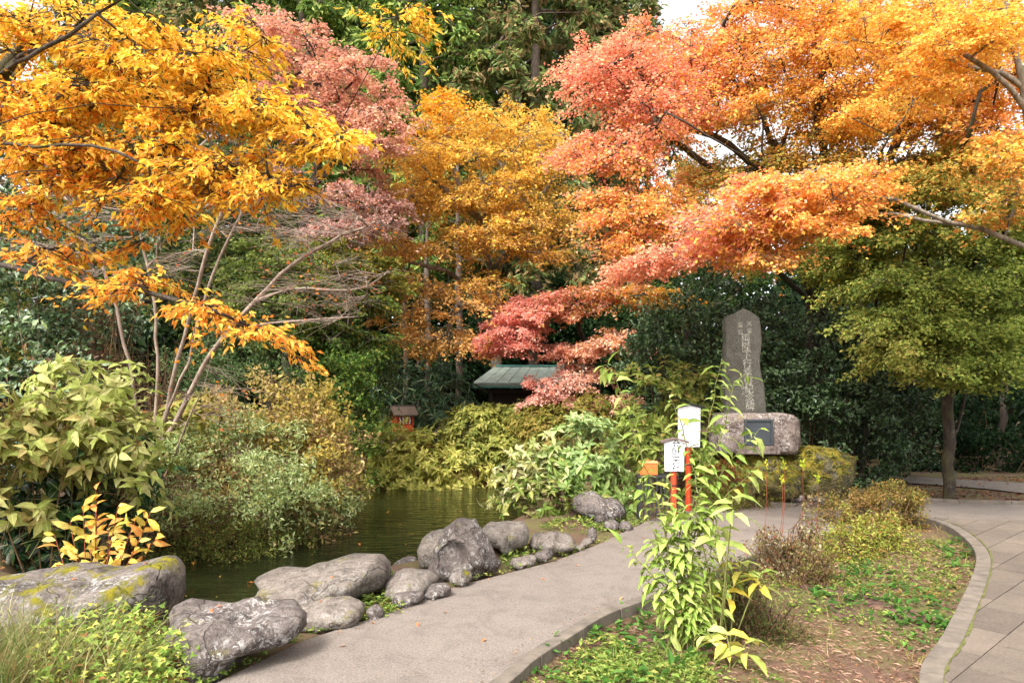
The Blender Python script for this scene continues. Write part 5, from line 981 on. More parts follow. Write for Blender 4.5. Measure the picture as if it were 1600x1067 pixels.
shrub('azalea_shrub', 'azalea of tiny olive leaves hanging low over the dark water', 'shrub', [(340, 800, 8.3, 60, 26, .4), (400, 805, 8.5, 60, 28, .4), (460, 798, 9.0, 45, 22, .4), (360, 840, 8.0, 50, 16, .3), (290, 825, 8.1, 45, 26, .4), (430, 830, 8.4, 40, 14, .3)],
      [(400, 810, 150, [(124, 134, 66), (104, 114, 54), (150, 150, 80), (88, 98, 48), (140, 110, 70)])], seed=37, n=1700, k=8, L=.034, ratio=.55, tmpls=(T_QUAD,), style='scatter', clump=14, tlen=.10)
shrub('brown_twiggy_shrub', 'reddish brown twiggy shrub below the bare tree stems', 'shrub', [(300, 790, 8.9, 90, 50, .5), (250, 800, 8.9, 60, 60, .4)], A_((120, 78, 60), (95, 62, 48), (140, 100, 75)), seed=38, n=700, k=5, L=.05, ratio=.5, tmpls=(T_QUAD,), style='scatter', clump=14, stems=50)
shrub('leafy_shrub', 'green bush with brightish leaves between the nandina and the red shrine', 'shrub', [(545, 590, 12.5, 42, 60, .7), (560, 660, 12.3, 35, 50, .6), (520, 560, 12.8, 45, 40, .7)],
      A_((92, 120, 52), (72, 98, 44), (120, 140, 62), (58, 82, 40)), seed=39, n=1000, k=7, L=.085, ratio=.45, tmpls=(T_QUAD,), style='scatter', clump=14)
shrub('hydrangea_shrub', 'yellowing hydrangea leaves around the stems of the bare tree', 'shrub', [(300, 650, 9.2, 70, 40, .5), (260, 700, 9.0, 50, 40, .4)], A_((160, 156, 80), (140, 142, 66), (178, 160, 90)), seed=40, n=170, k=6, L=.15, ratio=.45, parts=120, tmpls=(T_LEAF, T_CURL), droop=.4, group='hydrangeas around the pond')
shrub('evergreen_shrub', 'feathery grey-green evergreen seen through the bare twigs left of centre', 'shrub', [(380, 510, 12.6, 60, 50, .7), (450, 540, 12.8, 60, 50, .7), (520, 510, 13.2, 50, 50, .7), (320, 550, 12.2, 50, 40, .6), (580, 540, 14.4, 36, 36, .6)],
      A_((98, 122, 72), (76, 100, 58), (122, 142, 92), (60, 80, 46)), seed=53, n=2200, k=6, L=.085, ratio=.4, style='scatter', clump=14, tmpls=(T_QUAD,), group='glossy dark evergreens')
shrub('brown_twiggy_shrub', 'tangle of dead brown twigs and withered leaves behind the left hydrangea', 'shrub', [(180, 540, 9.3, 60, 60, .5), (250, 580, 9.4, 60, 50, .5), (150, 450, 9.3, 60, 40, .5)], A_((130, 92, 70), (105, 76, 58), (150, 120, 90), (110, 104, 66)), seed=54, n=420, k=3, L=.05, ratio=.5, tmpls=(T_QUAD,), style='scatter', clump=8, stems=110, tlen=.35)
# far bank
shrub('rhododendron_shrub', 'large dark rhododendron behind the red shrine', 'shrub', [(600, 610, 17.6, 60, 55, 1.0), (670, 600, 18, 70, 60, 1.0), (705, 630, 17.6, 45, 44, .9), (640, 650, 17.4, 60, 40, .8), (700, 650, 17.2, 70, 34, .8)],
      A_((70, 96, 62), (52, 74, 48), (92, 118, 82), (42, 60, 40)), seed=41, n=620, k=9, L=.24, ratio=.2, parts=200, mt=M_GLOSS, mto=M_GLOSS_OBJ, alpha=(.0, .5), droop=.15)
YG = [(188, 182, 92), (168, 168, 80), (204, 194, 108), (146, 152, 70)]
shrub('hydrangea_shrub', 'bright yellow-green hydrangea overhanging the far water left of the red shrine', 'shrub', [(590, 690, 15.0, 48, 42, .8), (560, 715, 14.7, 30, 28, .6), (600, 725, 14.6, 50, 24, .6)],
      A_(*YG), seed=42, n=520, k=7, L=.15, ratio=.42, parts=240, clump=6, clump_r=.2, droop=.3, group='hydrangeas around the pond', stem=B_RED)
shrub('hydrangea_shrub', 'bright yellow-green hydrangea below the red shrine at the far water edge', 'shrub', [(670, 705, 14.8, 60, 36, .8), (650, 725, 14.5, 50, 22, .6), (720, 722, 14.6, 45, 26, .6)],
      A_(*YG), seed=43, n=560, k=7, L=.15, ratio=.42, parts=240, clump=6, clump_r=.2, droop=.3, group='hydrangeas around the pond', stem=B_RED)
shrub('hydrangea_shrub', 'olive green hydrangea in front of the pavilion', 'shrub', [(750, 670, 15.2, 55, 38, .8), (805, 652, 15.8, 62, 30, .8), (740, 705, 14.8, 45, 34, .6), (790, 700, 14.6, 45, 34, .6), (770, 640, 16, 24, 12, .4)],
      A_((160, 158, 78), (138, 142, 66), (178, 172, 92), (114, 124, 58)), seed=44, n=900, k=7, L=.15, ratio=.42, parts=200, droop=.3, group='hydrangeas around the pond')
shrub('hydrangea_shrub', 'dull olive and rusty hydrangea beneath the pink sprays right of the pavilion', 'shrub', [(850, 660, 15.2, 60, 30, .8), (920, 655, 14.5, 50, 36, .8), (870, 690, 14, 60, 36, .7)],
      A_((132, 124, 56), (112, 112, 46), (150, 130, 66), (96, 98, 42)), seed=45, n=800, k=7, L=.13, ratio=.42, parts=100, droop=.3, group='hydrangeas around the pond')
# big bush at the near right end of the pond
shrub('hydrangea_shrub', 'large fresh green hydrangea whose left leaves fade to cream beside the dark brown boulder', 'shrub', [(830, 715, 9.9, 58, 50, .6), (900, 700, 9.9, 62, 52, .7), (950, 730, 9.8, 40, 50, .6), (860, 760, 9.5, 62, 34, .5), (810, 760, 9.5, 36, 40, .4), (925, 680, 10.2, 40, 32, .5)],
      [(800, 720, 45, [(192, 190, 138), (176, 172, 110), (205, 196, 150), (150, 150, 90)]), (850, 690, 40, [(190, 186, 130), (150, 160, 90), (170, 180, 110)]), (910, 680, 55, [(146, 168, 104), (164, 184, 122), (120, 146, 82)]), (950, 740, 50, [(126, 150, 78), (106, 130, 64), (146, 168, 98)]), (850, 770, 45, [(120, 138, 62), (100, 120, 52), (150, 150, 84)])],
      seed=46, n=460, k=8, L=.14, clump=5, clump_r=.12, ratio=.42, parts=300, droop=.35, flowers=(14, .05, [(176, 150, 110), (150, 125, 85), (200, 190, 150)]), group='hydrangeas around the pond', tmpls=(T_LEAF, T_CURL))
shrub('hydrangea_shrub', 'tall olive green hydrangea behind the two white signs', 'shrub', [(1010, 620, 11.6, 58, 55, .8), (1070, 600, 12.0, 60, 52, .8), (990, 680, 11.2, 48, 46, .6), (1080, 670, 11.6, 50, 50, .6), (1040, 700, 11.0, 60, 50, .5)],
      [(1030, 640, 200, [(128, 142, 66), (108, 124, 54), (150, 158, 80), (92, 108, 46)]), (1080, 590, 60, [(140, 140, 70), (120, 128, 60), (160, 140, 80)])], seed=47, n=640, k=7, L=.13, clump=6, clump_r=.16, ratio=.45, parts=300, droop=.35, flowers=(16, .05, [(160, 120, 80), (140, 105, 70)]), group='hydrangeas around the pond')
CA = [(62, 82, 50), (46, 62, 38), (82, 104, 64), (106, 126, 88)]
shrub('camellia_shrub', 'glossy camellia hedge rising left of the stone monument', 'shrub', [(1060, 500, 13.2, 70, 62, .9), (1110, 560, 13.0, 55, 75, .8), (1110, 450, 13.8, 60, 50, .8), (1010, 530, 13.6, 50, 40, .7), (1110, 640, 12.8, 40, 60, .6)],
      A_(*CA), seed=48, n=1900, k=7, L=.1, ratio=.5, parts=0, mt=M_GLOSS, style='scatter', clump=14, tmpls=(T_QUAD,), group='glossy dark evergreens')
shrub('camellia_shrub', 'broad glossy camellia directly behind the stone monument', 'shrub', [(1260, 515, 13.6, 90, 55, 1.0), (1200, 580, 13.2, 60, 70, .8), (1290, 590, 13.0, 80, 60, .9), (1180, 500, 14, 50, 40, .8), (1250, 660, 13.2, 60, 45, .7)],
      A_(*CA, (52, 62, 40)), seed=49, n=2600, k=7, L=.1, ratio=.5, mt=M_GLOSS, style='scatter', clump=14, tmpls=(T_QUAD,), group='glossy dark evergreens')
shrub('camellia_shrub', 'shaded camellia between the monument and the green maple', 'shrub', [(1370, 550, 13.4, 70, 75, .9), (1350, 620, 13.0, 60, 40, .8), (1400, 620, 13.4, 60, 50, .8), (1350, 510, 14.2, 60, 40, .8)],
      A_(*CA[:3]), seed=50, n=1900, k=7, L=.1, ratio=.5, mt=M_GLOSS, style='scatter', clump=14, tmpls=(T_QUAD,), group='glossy dark evergreens')
shrub('evergreen_shrub', 'dark evergreen hanging in the shade above the lit path at far right', 'shrub', [(1520, 640, 15.5, 120, 50, 1.0), (1620, 620, 14.8, 90, 90, 1.0), (1440, 650, 15.5, 60, 40, .8)], A_((40, 60, 34), (30, 46, 28)), seed=51, n=2000, k=6, L=.11, ratio=.5, style='scatter', clump=14, tmpls=(T_QUAD,), group='glossy dark evergreens')

# ------------------------------------------------------------------ planting bed
def bedshrub(label, lobes, an, seed, **k):
    kw = dict(n=800, k=8, L=.032, ratio=.5, tmpls=(T_QUAD,), style='scatter', clump=12, clump_r=.06, tlen=.14, stems=50, stem_r=.004, inner=.4, lump=.4, group='azaleas in the planting bed'); kw.update(k)
    return shrub('azalea_shrub', label, 'shrub', lobes, an, seed=seed, **kw)
bedshrub('sparse azalea with reddish bare stems and whitish leaf tips in the left of the bed', [(1245, 830, 6.9, 58, 48, .35), (1200, 850, 6.4, 40, 40, .3)], A_((150, 130, 95), (176, 168, 130), (122, 112, 66), (142, 96, 72), (105, 110, 55)), 61, n=480, k=6, L=.04, skirt=.5, stems=90, lump=.6)
bedshrub('yellow-green azalea in the middle of the bed', [(1370, 815, 7.6, 68, 40, .4), (1330, 840, 7.2, 60, 34, .35)], A_((150, 158, 68), (126, 138, 56), (176, 176, 90), (150, 120, 66), (110, 122, 52)), 62, n=1500, L=.036)
bedshrub('tawny topped azalea at the back tip of the bed', [(1390, 775, 8.9, 50, 28, .4), (1330, 780, 8.7, 50, 24, .4)], A_((150, 118, 72), (128, 112, 58), (168, 138, 80), (122, 128, 60)), 63, n=1300, L=.036)
bedshrub('small dark leaved azalea low behind the broad leaved saplings', [(1185, 960, 4.75, 62, 42, .25), (1150, 900, 5.0, 40, 40, .2)], A_((90, 102, 52), (72, 84, 42), (112, 118, 64), (120, 96, 66)), 64, n=850, k=8, L=.024)
bedshrub('brownish azalea at the foot of the sparse reddish one', [(1260, 885, 6.2, 50, 26, .3)], A_((128, 104, 72), (105, 88, 56), (140, 140, 70)), 65, n=420)
bedshrub('low red tinged azalea left of the mossy monument boulder', [(1132, 738, 10.2, 28, 26, .3)], A_((150, 70, 50), (130, 80, 48), (120, 110, 50), (168, 84, 60)), 66, n=480, k=7, L=.04)
bedshrub('mossy green low shrubs along the foot of the monument boulder', [(1120, 765, 9.9, 40, 20, .3), (1180, 770, 10.0, 40, 16, .25), (1310, 775, 10.0, 34, 16, .3)], A_((120, 122, 50), (96, 104, 40), (142, 130, 60)), 67, n=700, k=6, L=.035)

# tall red stalks with green tips
r = np.random.default_rng(70)
for i, (px, top, bot) in enumerate([(1222, 745, 830), (1225, 722, 830), (1254, 722, 800), (1277, 742, 820), (1197, 722, 812)]):
    Yt = 8.0; b1 = at(px - 3, bot, Yt); b1.z = gz1(b1.x, b1.y); tp = at(px, top, Yt); rt = empty('flower_stalk', b1, ['reddish stalk left of the tallest pair above the bed', 'tallest reddish stalk with a yellow tip above the sparse azalea', 'thin stalk with yellow green tip above the bed azaleas', 'rightmost red stalk with leafy yellow green tip', 'leftmost red stalk above the bed near the arching sapling'][i], 'plant', 'red stalks rising above the bed')
    V, Q = tubes([([b1, (Vector(b1) + tp) / 2 + Vector((.02, 0, 0)), tp], [.004, .0035, .003])]); mesh_np('stem', V, Q, B_RED, rt, smooth=True)
    P = np.array([np.array(tp) + np.array([0, 0, -.006 * q]) for q in range(16)]); D = unit(r.normal(size=(16, 3)) + np.array([0, 0, .8])); leaves(rt, P, D, r.normal(size=(16, 3)), np.full(16, .05), np.full(16, .018), colour(P, A_((205, 205, 60), (170, 190, 60))), name='tip_leaves')

# saplings in the foreground
LG = [(150, 172, 84), (128, 154, 70), (170, 184, 100), (108, 134, 58), (176, 170, 84)]
def sapling(label, lines, seed, L, ratio, step, cols, parts, droopk=.5, rad=.007, side=.9, group='leggy saplings at the near edge of the bed', density=1, stemmat=B_STEM, name='sapling', tm=(T_LEAF, T_CURL), rz=None):
    r = np.random.default_rng(seed); b1 = Vector(lines[0][0]); b1.z = gz1(b1.x, b1.y) - .02; rt = empty(name, b1, label, 'plant', group); P, D, Nn = [], [], []
    for i, ln in enumerate(lines):
        pts = [Vector(p) for p in ln]
        if i == 0: pts = [b1] + pts[1:]
        Rp = resample(pts, .05, .08, r); k = len(Rp); V, Q = tubes([(Rp, np.linspace(rad if i == 0 else rad * .7, rad * .25, k))]); mesh_np('stem', V, Q, stemmat, rt, smooth=True)
        seglen = np.linalg.norm(Rp[1] - Rp[0]); s = .22 if i == 0 else .08; a = r.uniform(0, 6)
        tot = seglen * (k - 1); t = s * tot
        while t < tot:
            for _ in range(density):
                j = min(int(t / seglen), k - 2); p = Rp[j] + (Rp[j + 1] - Rp[j]) * (t / seglen - j); tg = unit(Rp[j + 1] - Rp[j]); a += 2.4 + r.normal(0, .3)
                u = unit(np.cross(tg, [.3, .2, 1.])); w = np.cross(tg, u); sd_ = u * math.cos(a) + w * math.sin(a); d = unit(tg * .4 + sd_ * side - np.array([0, 0, droopk * r.uniform(.3, 1.3)]))
                P.append(p); D.append(d); Nn.append(unit(np.array([0, -.25, 1.]) + tg * .3 + r.normal(0, .3, 3)))
            t += step * r.uniform(.6, 1.4)
    P, D, Nn = map(np.array, (P, D, Nn)); Ls = L * np.clip(np.exp(r.normal(-.08, .3, len(P))), .4, 1.5); leaves(rt, P, D, Nn, Ls, Ls * ratio, colour(P, A_(*cols), .16), parts=parts, tmpls=tm)
Y0 = 4.4
def ln(*p, dy=0.0): return [at(x, y, Y0 + dy + i * .02) for i, (x, y) in enumerate(p)]
sapling('tall leggy sapling whose arching shoot rises highest left of the monument', [ln((1075, 1010), (1072, 940), (1070, 860), (1085, 780), (1098, 700), (1112, 640), (1122, 585), (1128, 560)), ln((1085, 800), (1105, 730), (1130, 670), (1145, 610), (1160, 586), (1172, 592)), ln((1075, 850), (1110, 790), (1125, 740), (1160, 700), (1185, 672)),
        ln((1078, 830), (1120, 790), (1150, 760), (1190, 720)), ln((1072, 880), (1100, 820), (1115, 770), (1110, 720)), ln((1090, 770), (1080, 720), (1062, 660), (1045, 620))], 71, .11, .42, .024, LG, 220, rad=.008)
sapling('leggy sapling bending left over the path with thin hanging shoot', [ln((1060, 1020), (1055, 950), (1045, 870), (1030, 790), (1005, 720), (985, 660), (965, 600), (948, 568), (940, 575)), ln((1050, 900), (1020, 830), (1005, 770), (1002, 720)), ln((1052, 930), (1010, 890), (985, 858), (970, 850)), ln((1055, 950), (1030, 920), (1010, 880)), ln((1045, 870), (1040, 800), (1050, 760), (1040, 745))], 72, .105, .40, .026, LG, 200, rad=.008)
sapling('dense low sapling of narrow light green leaves in the middle of the clump', [ln((1085, 1020), (1085, 960), (1090, 900), (1095, 850), (1100, 800)), ln((1085, 1000), (1065, 930), (1050, 880), (1040, 850)), ln((1087, 960), (1120, 900), (1140, 860)), ln((1087, 940), (1060, 880), (1065, 820)), ln((1087, 980), (1035, 960), (1020, 930)), ln((1088, 920), (1110, 860), (1120, 820)), ln((1086, 990), (1100, 940), (1125, 925)), ln((1086, 970), (1075, 900), (1085, 850)), ln((1086, 1000), (1060, 970), (1040, 1000)), ln((1086, 1000), (1040, 900), (1015, 840)), ln((1086, 1005), (1030, 930), (1005, 900)), ln((1088, 990), (1070, 870), (1055, 780)), ln((1090, 980), (1120, 930), (1150, 905)), ln((1090, 1000), (1110, 960), (1135, 950))], 73, .105, .33, .011, [(160, 182, 90), (140, 166, 76), (180, 192, 108), (118, 144, 62)], 300, rad=.007, density=1)
BL = [(176, 192, 106), (156, 178, 88), (196, 204, 126), (140, 164, 80)]
r = np.random.default_rng(74)
def broad(label, tops, base, seed, cols, L=.17):
    b1 = at(*base); b1.z = gz1(b1.x, b1.y) - .02; rt = empty('broad_leaved_plant', b1, label, 'plant', 'broad leaved plants in the foreground clump'); P, D, Nn, C = [], [], [], []
    for (px, py, Yt, k, pal) in tops:
        t = np.array(at(px, py, Yt)); m0 = np.array(b1) * .4 + t * .6 + r.normal(0, .02, 3); V, Q = tubes([([np.array(b1), m0, t], [.007, .006, .004])]); mesh_np('stem', V, Q, B_STEM, rt, smooth=True)
        for q in range(k):
            a = 2 * np.pi * q / k + r.normal(0, .2); lift = .45 - .9 * (q % 2) * .6; D.append(unit(np.array([math.cos(a), math.sin(a), lift * .5 - .15]))); P.append(t - np.array([0, 0, .03 * (q // 2)])); Nn.append(np.array([0, 0, 1]) + r.normal(0, .25, 3)); C.append(c(*pal[r.integers(len(pal))]))
    P, D, Nn = map(np.array, (P, D, Nn)); Ls = L * r.uniform(.65, 1.15, len(P)); leaves(rt, P, D, Nn, Ls, Ls * .38, np.array(C) * r.uniform(.9, 1.1, (len(P), 1)), parts=300, tmpls=(T_CURL, T_LEAF))
broad('plant with big pale leaves like an open hand, top right of the clump', [(1145, 778, 4.1, 9, BL), (1122, 828, 4.3, 7, BL), (1085, 800, 4.4, 6, BL)], (1120, 1015, 4.3), 75, BL, .22)
broad('plant with drooping yellow-edged leaves on the right of the clump', [(1190, 895, 4.35, 8, BL + [(206, 190, 80)]), (1158, 880, 4.45, 6, [(200, 186, 90), (176, 184, 96)]), (1135, 925, 4.4, 4, [(216, 170, 50), (205, 180, 70)])], (1140, 1030, 4.4), 76, BL, .21)
broad('low plant with long yellowing leaves touching the litter below the clump', [(1135, 990, 4.15, 8, [(190, 180, 92), (168, 172, 88), (206, 186, 84)]), (1165, 1005, 4.1, 6, [(160, 172, 84), (190, 176, 90)]), (1105, 985, 4.2, 5, BL)], (1140, 1040, 4.1), 77, BL, .19)

# ------------------------------------------------------------------ ground cover, weeds, litter
r = np.random.default_rng(80)
def scatter(n, poly, thr, seed, scale=2.0, pad=.05):
    p = np.array([(q[0], q[1]) for q in poly]); X = r.uniform(p[:, 0].min(), p[:, 0].max(), n); Yv = r.uniform(p[:, 1].min(), p[:, 1].max(), n)
    k = (poly_sd(X, Yv, poly) > pad) & (Yv > 2.8); X, Yv = X[k], Yv[k]; z = gz(X, Yv); P = np.stack([X, Yv, z], 1); k = snoise(P * [1, 1, 0], scale, seed) > thr; return P[k]
def weeds(name, label, P, L, ratio, cols, h=.05, k=5, mt=M_LEAF):
    n = len(P); Q = np.repeat(P, k, 0); hh = np.repeat(r.uniform(.3, 1, n), k); Q = Q + np.c_[r.normal(0, L * .6, (n * k, 2)), hh * h * r.uniform(.3, 1, n * k)]
    D = r.normal(size=Q.shape); D[:, 2] = np.abs(D[:, 2]) * .35; Nn = r.normal(0, .4, Q.shape) + np.array([0, 0, 1]); Ls = L * r.uniform(.5, 1.2, len(Q)) * np.repeat(r.uniform(.6, 1.3, n), k)
    o = leaf_mesh(name, Q, D, Nn, Ls, Ls * ratio, colour(Q, A_(*cols)), mt, None, T_QUAD); return props(o, label, 'ground cover')
W1 = [(116, 138, 62), (94, 118, 50), (142, 158, 80), (160, 158, 84)]
weeds('ground_cover', 'small bright green weeds scattered over the planting bed soil', scatter(5600, kerb, -.25, 41), .036, .65, W1)
weeds('ground_cover', 'broad dark green weed clumps in the planting bed', scatter(1500, kerb, .3, 42, 1.6), .075, .45, [(80, 120, 52), (66, 102, 44), (100, 136, 62)], .07, 7)
fr = [gr(1180, 880), gr(1460, 830), gr(1515, 870), gr(1500, 930), gr(1380, 930), gr(1200, 905)]
weeds('ground_cover', 'yellow-green creeping moss and herbs near the curved tip of the bed', scatter(1900, fr, -.5, 43), .032, .6, [(134, 146, 70), (112, 128, 58), (156, 150, 82), (96, 116, 52), (160, 120, 80)], .04, 6)
weeds('ground_cover', 'lush weeds between the edging rocks and the water', scatter(900, [gr(820, 850), gr(860, 815), gr(960, 800), gr(1000, 815), gr(935, 835), gr(900, 850), gr(870, 868), gr(800, 885), gr(770, 875)], -.9, 44, pad=0), .05, .6, W1, .1, 6)
weeds('ground_cover', 'weeds in the gaps among the left edging rocks', scatter(420, [gr(560, 905), gr(600, 890), gr(640, 935), gr(620, 955), gr(560, 968), gr(540, 960)], -1.5, 45, pad=-.03), .04, .6, W1, .08, 6)
eg = []
for p, q in zip(left_edge[1:], left_edge[2:]):
    for t in np.linspace(0, 1, 26):
        if r.random() < .45: pp = p.lerp(q, t); eg.append((pp.x - abs(r.normal(0, .03)), pp.y + abs(r.normal(0, .02)), 0.0))
weeds('ground_cover', 'tiny weeds lining the foot of the rocks where they meet the path', np.array(eg), .035, .6, W1, .05, 5)
def litter(name, label, P, L, cols, wr=.5):
    n = len(P); Q = P + np.c_[np.zeros((n, 2)), r.uniform(.006, .016, n)]; D = r.normal(size=(n, 3)) * np.array([1, 1, .18]); Nn = r.normal(0, .25, (n, 3)) + np.array([0, 0, 1]); Ls = L * r.uniform(.5, 1.3, n)
    return props(leaf_mesh(name, Q, D, Nn, Ls, Ls * wr, colour(Q, A_(*cols)), M_DRY, None, T_QUAD), label, 'leaf litter')
litter('leaf_litter', 'brown and rust fallen leaves on the bed soil', scatter(3600, kerb, -.5, 46), .027, [(146, 98, 72), (122, 84, 62), (160, 112, 84), (176, 126, 80), (104, 76, 60)])
litter('needle_litter', 'pinkish dry needle straw in the lower right of the bed', scatter(60000, kerb, -.05, 47, 1.4), .05, [(160, 124, 104), (140, 106, 88), (176, 144, 122), (120, 90, 74)], .045)
litter('leaf_litter', 'brown litter under the trees in the shade beyond the path', scatter(6000, [(1.6, 9.9), (2, 13), (12, 14), (12, 10.4), (6, 10.4)], -.8, 48), .07, [(110, 72, 50), (90, 62, 44), (140, 92, 60)])
litter('leaf_litter', 'brown litter on the left bank beneath the bushes', scatter(3000, [(-9, 5), (-9, 14), (-4.2, 14), (-3.9, 9), (-4.6, 7), (-4.2, 5)], -2, 49), .06, [(120, 80, 55), (95, 66, 46), (150, 100, 60)])
# straw blades
def blades(name, label, P, L, w, cols, lean=.5, k=6, dirv=(0, 0)):
    n = len(P); Q = np.repeat(P, k, 0) + np.c_[r.normal(0, .015, (n * k, 2)), np.zeros(n * k)]; D = np.c_[r.normal(0, lean, (n * k, 2)) + np.array(dirv), np.ones(n * k)]; Ls = L * r.uniform(.5, 1.3, n * k)
    T = (np.array([(0, .5, 0), (0, -.5, 0), (.4, .45, .02), (.4, -.45, .02), (.75, .3, -.1), (.75, -.3, -.1), (1, 0, -.28)]), np.array([(0, 1, 3), (0, 3, 2), (2, 3, 5), (2, 5, 4), (4, 5, 6)]))
    Nn = np.c_[-D[:, :2], np.full(n * k, .6)] + r.normal(0, .15, (n * k, 3)); return props(leaf_mesh(name, Q, D, Nn, Ls, np.full(n * k, w), colour(Q, A_(*cols)), M_LEAF, None, T), label, 'grass')
mp_ = []
dgm = bpy.context.evaluated_depsgraph_get()
for x, y in zip(r.uniform(1105, 1338, 900), r.uniform(698, 785, 900)):
    if r.random() > .35 + .65 * (y - 698) / 87: continue
    hit, loc, nr, ix, ob_, _ = S.ray_cast(dgm, Vector((0, 0, EYE)), (at(x, y, 11) - Vector((0, 0, EYE))).normalized())
    if hit and (ob_.name.startswith('mossy') or ob_.name == 'ground'): mp_.append(np.array(loc))
weeds('moss_cushion', 'ferns and small plants growing on the mossy boulders of the monument', np.array(mp_), .055, .5, [(112, 128, 62), (92, 108, 52), (150, 148, 72), (128, 100, 62), (78, 96, 46)], .05, 6)
blades('grass', 'wisps of straw coloured grass across the bed', scatter(420, kerb, .2, 51), .14, .004, [(190, 170, 110), (150, 156, 72), (170, 130, 90)], .7)
blades('grass', 'bright grass tufts at the near left of the bed under the saplings', scatter(420, [gr(940, 1067), gr(960, 1010), gr(1090, 1000), gr(1120, 1067), Vector((.9, 3.2, 0)), Vector((.4, 3.2, 0))], .1, 52, pad=0), .09, .004, [(140, 160, 74), (112, 138, 60), (170, 176, 100)], .8, 4)
weeds('ground_cover', 'bright small leaved weeds crowding the near left corner of the bed', scatter(1500, [gr(850, 1067), gr(930, 975), gr(1060, 940), gr(1120, 1067), Vector((.9, 3.2, 0)), Vector((.1, 3.2, 0))], -.2, 53, pad=0), .045, .5, W1, .08, 6)
gp = np.array([np.array(at(x, 1045 - 70 * abs(math.sin(x * .02)) + r.uniform(-20, 60), 4.0 + r.uniform(-.5, .25))) for x in r.uniform(-60, 190, 260)]); gp[:, 2] = gz(gp[:, 0], gp[:, 1]); 
blades('grass', 'long arching grass in the bottom left corner', gp, .42, .006, [(140, 150, 88), (112, 130, 68), (172, 168, 118), (150, 132, 88)], .4, 9, (.45, -.1))
# weed vines bottom left
weedP = []
for x in r.uniform(60, 285, 420):
    y = r.uniform(955, 1085); weedP.append(np.array(at(x, y, 3.62 + (1067 - y) * .006 + r.uniform(-.2, .2))))
weedP = np.array([p for p in weedP if p[2] > -.02 and not (CX + F * p[0] / p[1] > 240 and HY - F * (p[2] - EYE) / p[1] < 1000)])
n = len(weedP); k = 9; Q = np.repeat(weedP, k, 0) + r.normal(0, .045, (n * k, 3)); Q[:, 2] = np.maximum(Q[:, 2], .01); D = r.normal(size=Q.shape) * np.array([1, 1, .4]); Nn = r.normal(0, .4, Q.shape) + np.array([0, -.4, 1]); Ls = .042 * r.uniform(.5, 1.3, n * k)
vb = (weedP[:, 0].mean(), 3.9, -.03); vw = empty('creeping_weed', vb, 'bright green small leaved creeping weed with reddish stems at the lower left before the boulders', 'plant')
leaves(vw, Q, D, Nn, Ls, Ls * .8, colour(Q, A_((146, 168, 76), (122, 148, 64), (170, 186, 98), (190, 190, 92), (108, 132, 58), (176, 120, 80))), parts=0, tmpls=(T_MAPLE,))
V, Q2 = tubes([([np.array([p[0] + r.normal(0, .1), p[1] + r.normal(0, .1), -.02]), (p * .6 + np.array([p[0], p[1], 0]) * .4) + r.normal(0, .03, 3), p + r.normal(0, .02, 3)], [.003, .0025, .002]) for p in weedP]); mesh_np('stems', V, Q2, B_RED, vw, smooth=True, kind='stuff')
# stray leaves
OC = [(214, 120, 76), (190, 104, 70), (228, 160, 112), (205, 140, 80)]
for i, (px, py, lab) in enumerate([(652, 975, 'dry orange leaf on the path just below the two low edging stones'), (1008, 842, 'rust leaf on the path between the shelf stand and the saplings'), (973, 935, 'small pink leaf on the path close to the left kerb'), (585, 975, 'pale dry leaf at the path edge by the pointed grey stone'), (845, 905, 'tiny dry leaf on the path right of the upright boulder'),
        (700, 958, 'dry leaf alone on the path below the round speckled stone'), (905, 885, 'dry leaf in the middle of the path near the small edging stones'), (540, 1010, 'dry leaf on the path near the big angular boulder'), (760, 1000, 'leaf on the path closest to the near end of the left kerb')]):
    g = gr(px, py); o = bpy.data.objects.new('fallen_leaf', leaf_proto(T_CURL, .5, M_LEAF_OBJ)); COL.objects.link(o); o.location = g + Vector((0, 0, .012)); o.rotation_euler = (r.uniform(-.2, .2), r.uniform(-.1, .2), r.uniform(0, 6)); o.scale = (.05,) * 3; o.color = (*c(*OC[i % 4]), 1)
    props(o, lab, 'leaf', 'single fallen leaves on the path')
dg_ = bpy.context.evaluated_depsgraph_get()
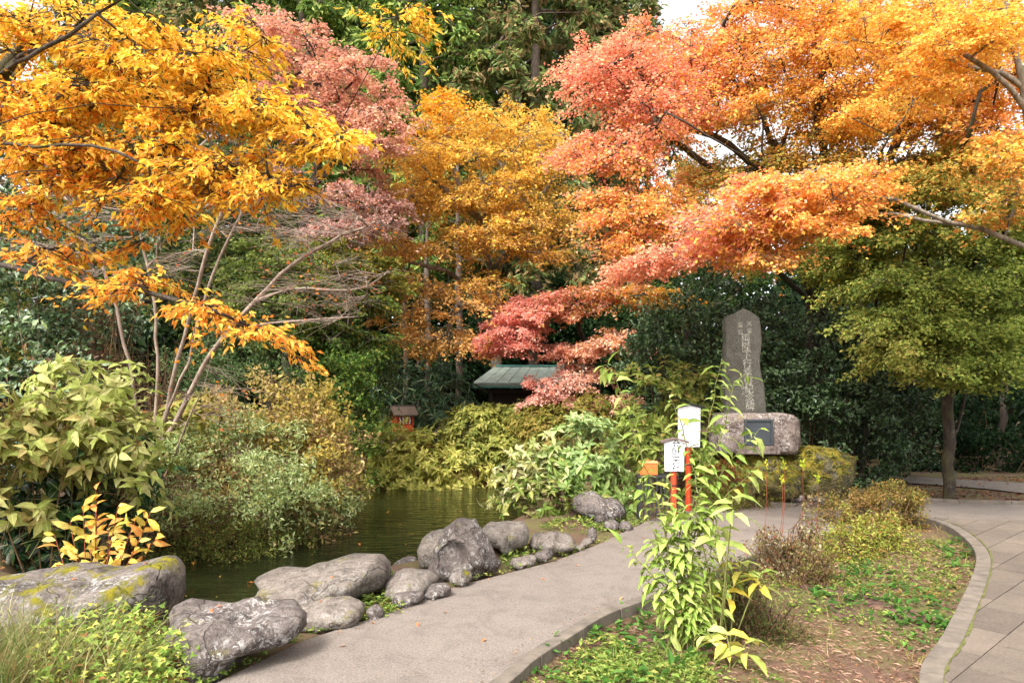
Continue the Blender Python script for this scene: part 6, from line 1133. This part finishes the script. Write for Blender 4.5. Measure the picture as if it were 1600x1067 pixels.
for i, (px, py, lab) in enumerate([(196, 878, 'curled leaf at the back of the long mossy corner boulder'), (224, 882, 'rusty leaf near the right end of the long mossy corner boulder'), (120, 905, 'curled leaf in the middle of the long mossy corner boulder'), (330, 952, 'left one of two brown leaves on the big angular boulder'), (346, 948, 'right one of two brown leaves on the big angular boulder'), (500, 941, 'orange leaf lying on the low flat rock below the largest slab'), (520, 900, 'brown leaf on the largest flat pale slab')]):
    d_ = (at(px, py, 5) - Vector((0, 0, EYE))).normalized(); hit, loc, nr, ix, ob_, _ = S.ray_cast(dg_, Vector((0, 0, EYE)), d_)
    if not hit or not ob_.name.startswith('boulder'): continue
    o = bpy.data.objects.new('fallen_leaf', leaf_proto(T_CURL, .5, M_LEAF_OBJ)); COL.objects.link(o); o.matrix_world = Matrix.Translation(loc + nr * .006) @ nr.to_track_quat('Z', 'Y').to_matrix().to_4x4() @ Matrix.Rotation(r.uniform(0, 6), 4, 'Z') @ Matrix.Scale(.045, 4)
    o.color = (*c(*OC[i % 2]), 1); props(o, lab, 'leaf', 'dry leaves on the boulders')
for i, (px, py, lab) in enumerate([(422, 860, 'yellow leaf floating under the overhanging azalea'), (395, 912, 'yellow leaf floating close to the largest rock slab'), (300, 880, 'brown leaf floating beside the mossy corner boulder'), (560, 850, 'brown leaf floating above the right end of the largest slab'), (610, 800, 'yellow leaf floating in the middle of the pond'), (680, 780, 'leaf floating below the yellow-green far bank bushes')]):
    g = gr(px, py, WZ); o = bpy.data.objects.new('floating_leaf', leaf_proto(T_LEAF, .5, M_LEAF_OBJ)); COL.objects.link(o); o.location = g + Vector((0, 0, .012)); o.rotation_euler = (0, 0, r.uniform(0, 6)); o.scale = (.08,) * 3; o.color = (*c(*[(228, 150, 50), (190, 110, 50)][i % 2]), 1)
    props(o, lab, 'leaf', 'leaves floating on the pond')

pe = []
for p, q in list(zip(left_edge[1:], left_edge[2:])) + list(zip(kerb[:i_tip], kerb[1:i_tip + 1])):
    for _ in range(int(26 * (q - p).length)):
        pp = p.lerp(q, r.random()); e_ = (q - p).normalized(); sgn = 1 if len(pe) >= 0 else 1
        pe.append((pp.x + abs(r.normal(0, .07)) * (1 if p in left_edge else -1) * e_.y, pp.y - abs(r.normal(0, .07)) * (1 if p in left_edge else -1) * e_.x, .001))
litter('leaf_litter', 'crumbs of dry leaves gathered along both edges of the path', np.array(pe), .018, [(150, 100, 70), (120, 84, 60), (180, 130, 90), (96, 80, 60)])
fl = scatter(420, pond, -2, 57); fl[:, 2] = WZ
litter('floating_debris', 'specks of leaf and needle drifting on the pond', fl, .03, [(190, 140, 70), (150, 120, 60), (120, 100, 50), (210, 160, 60)])
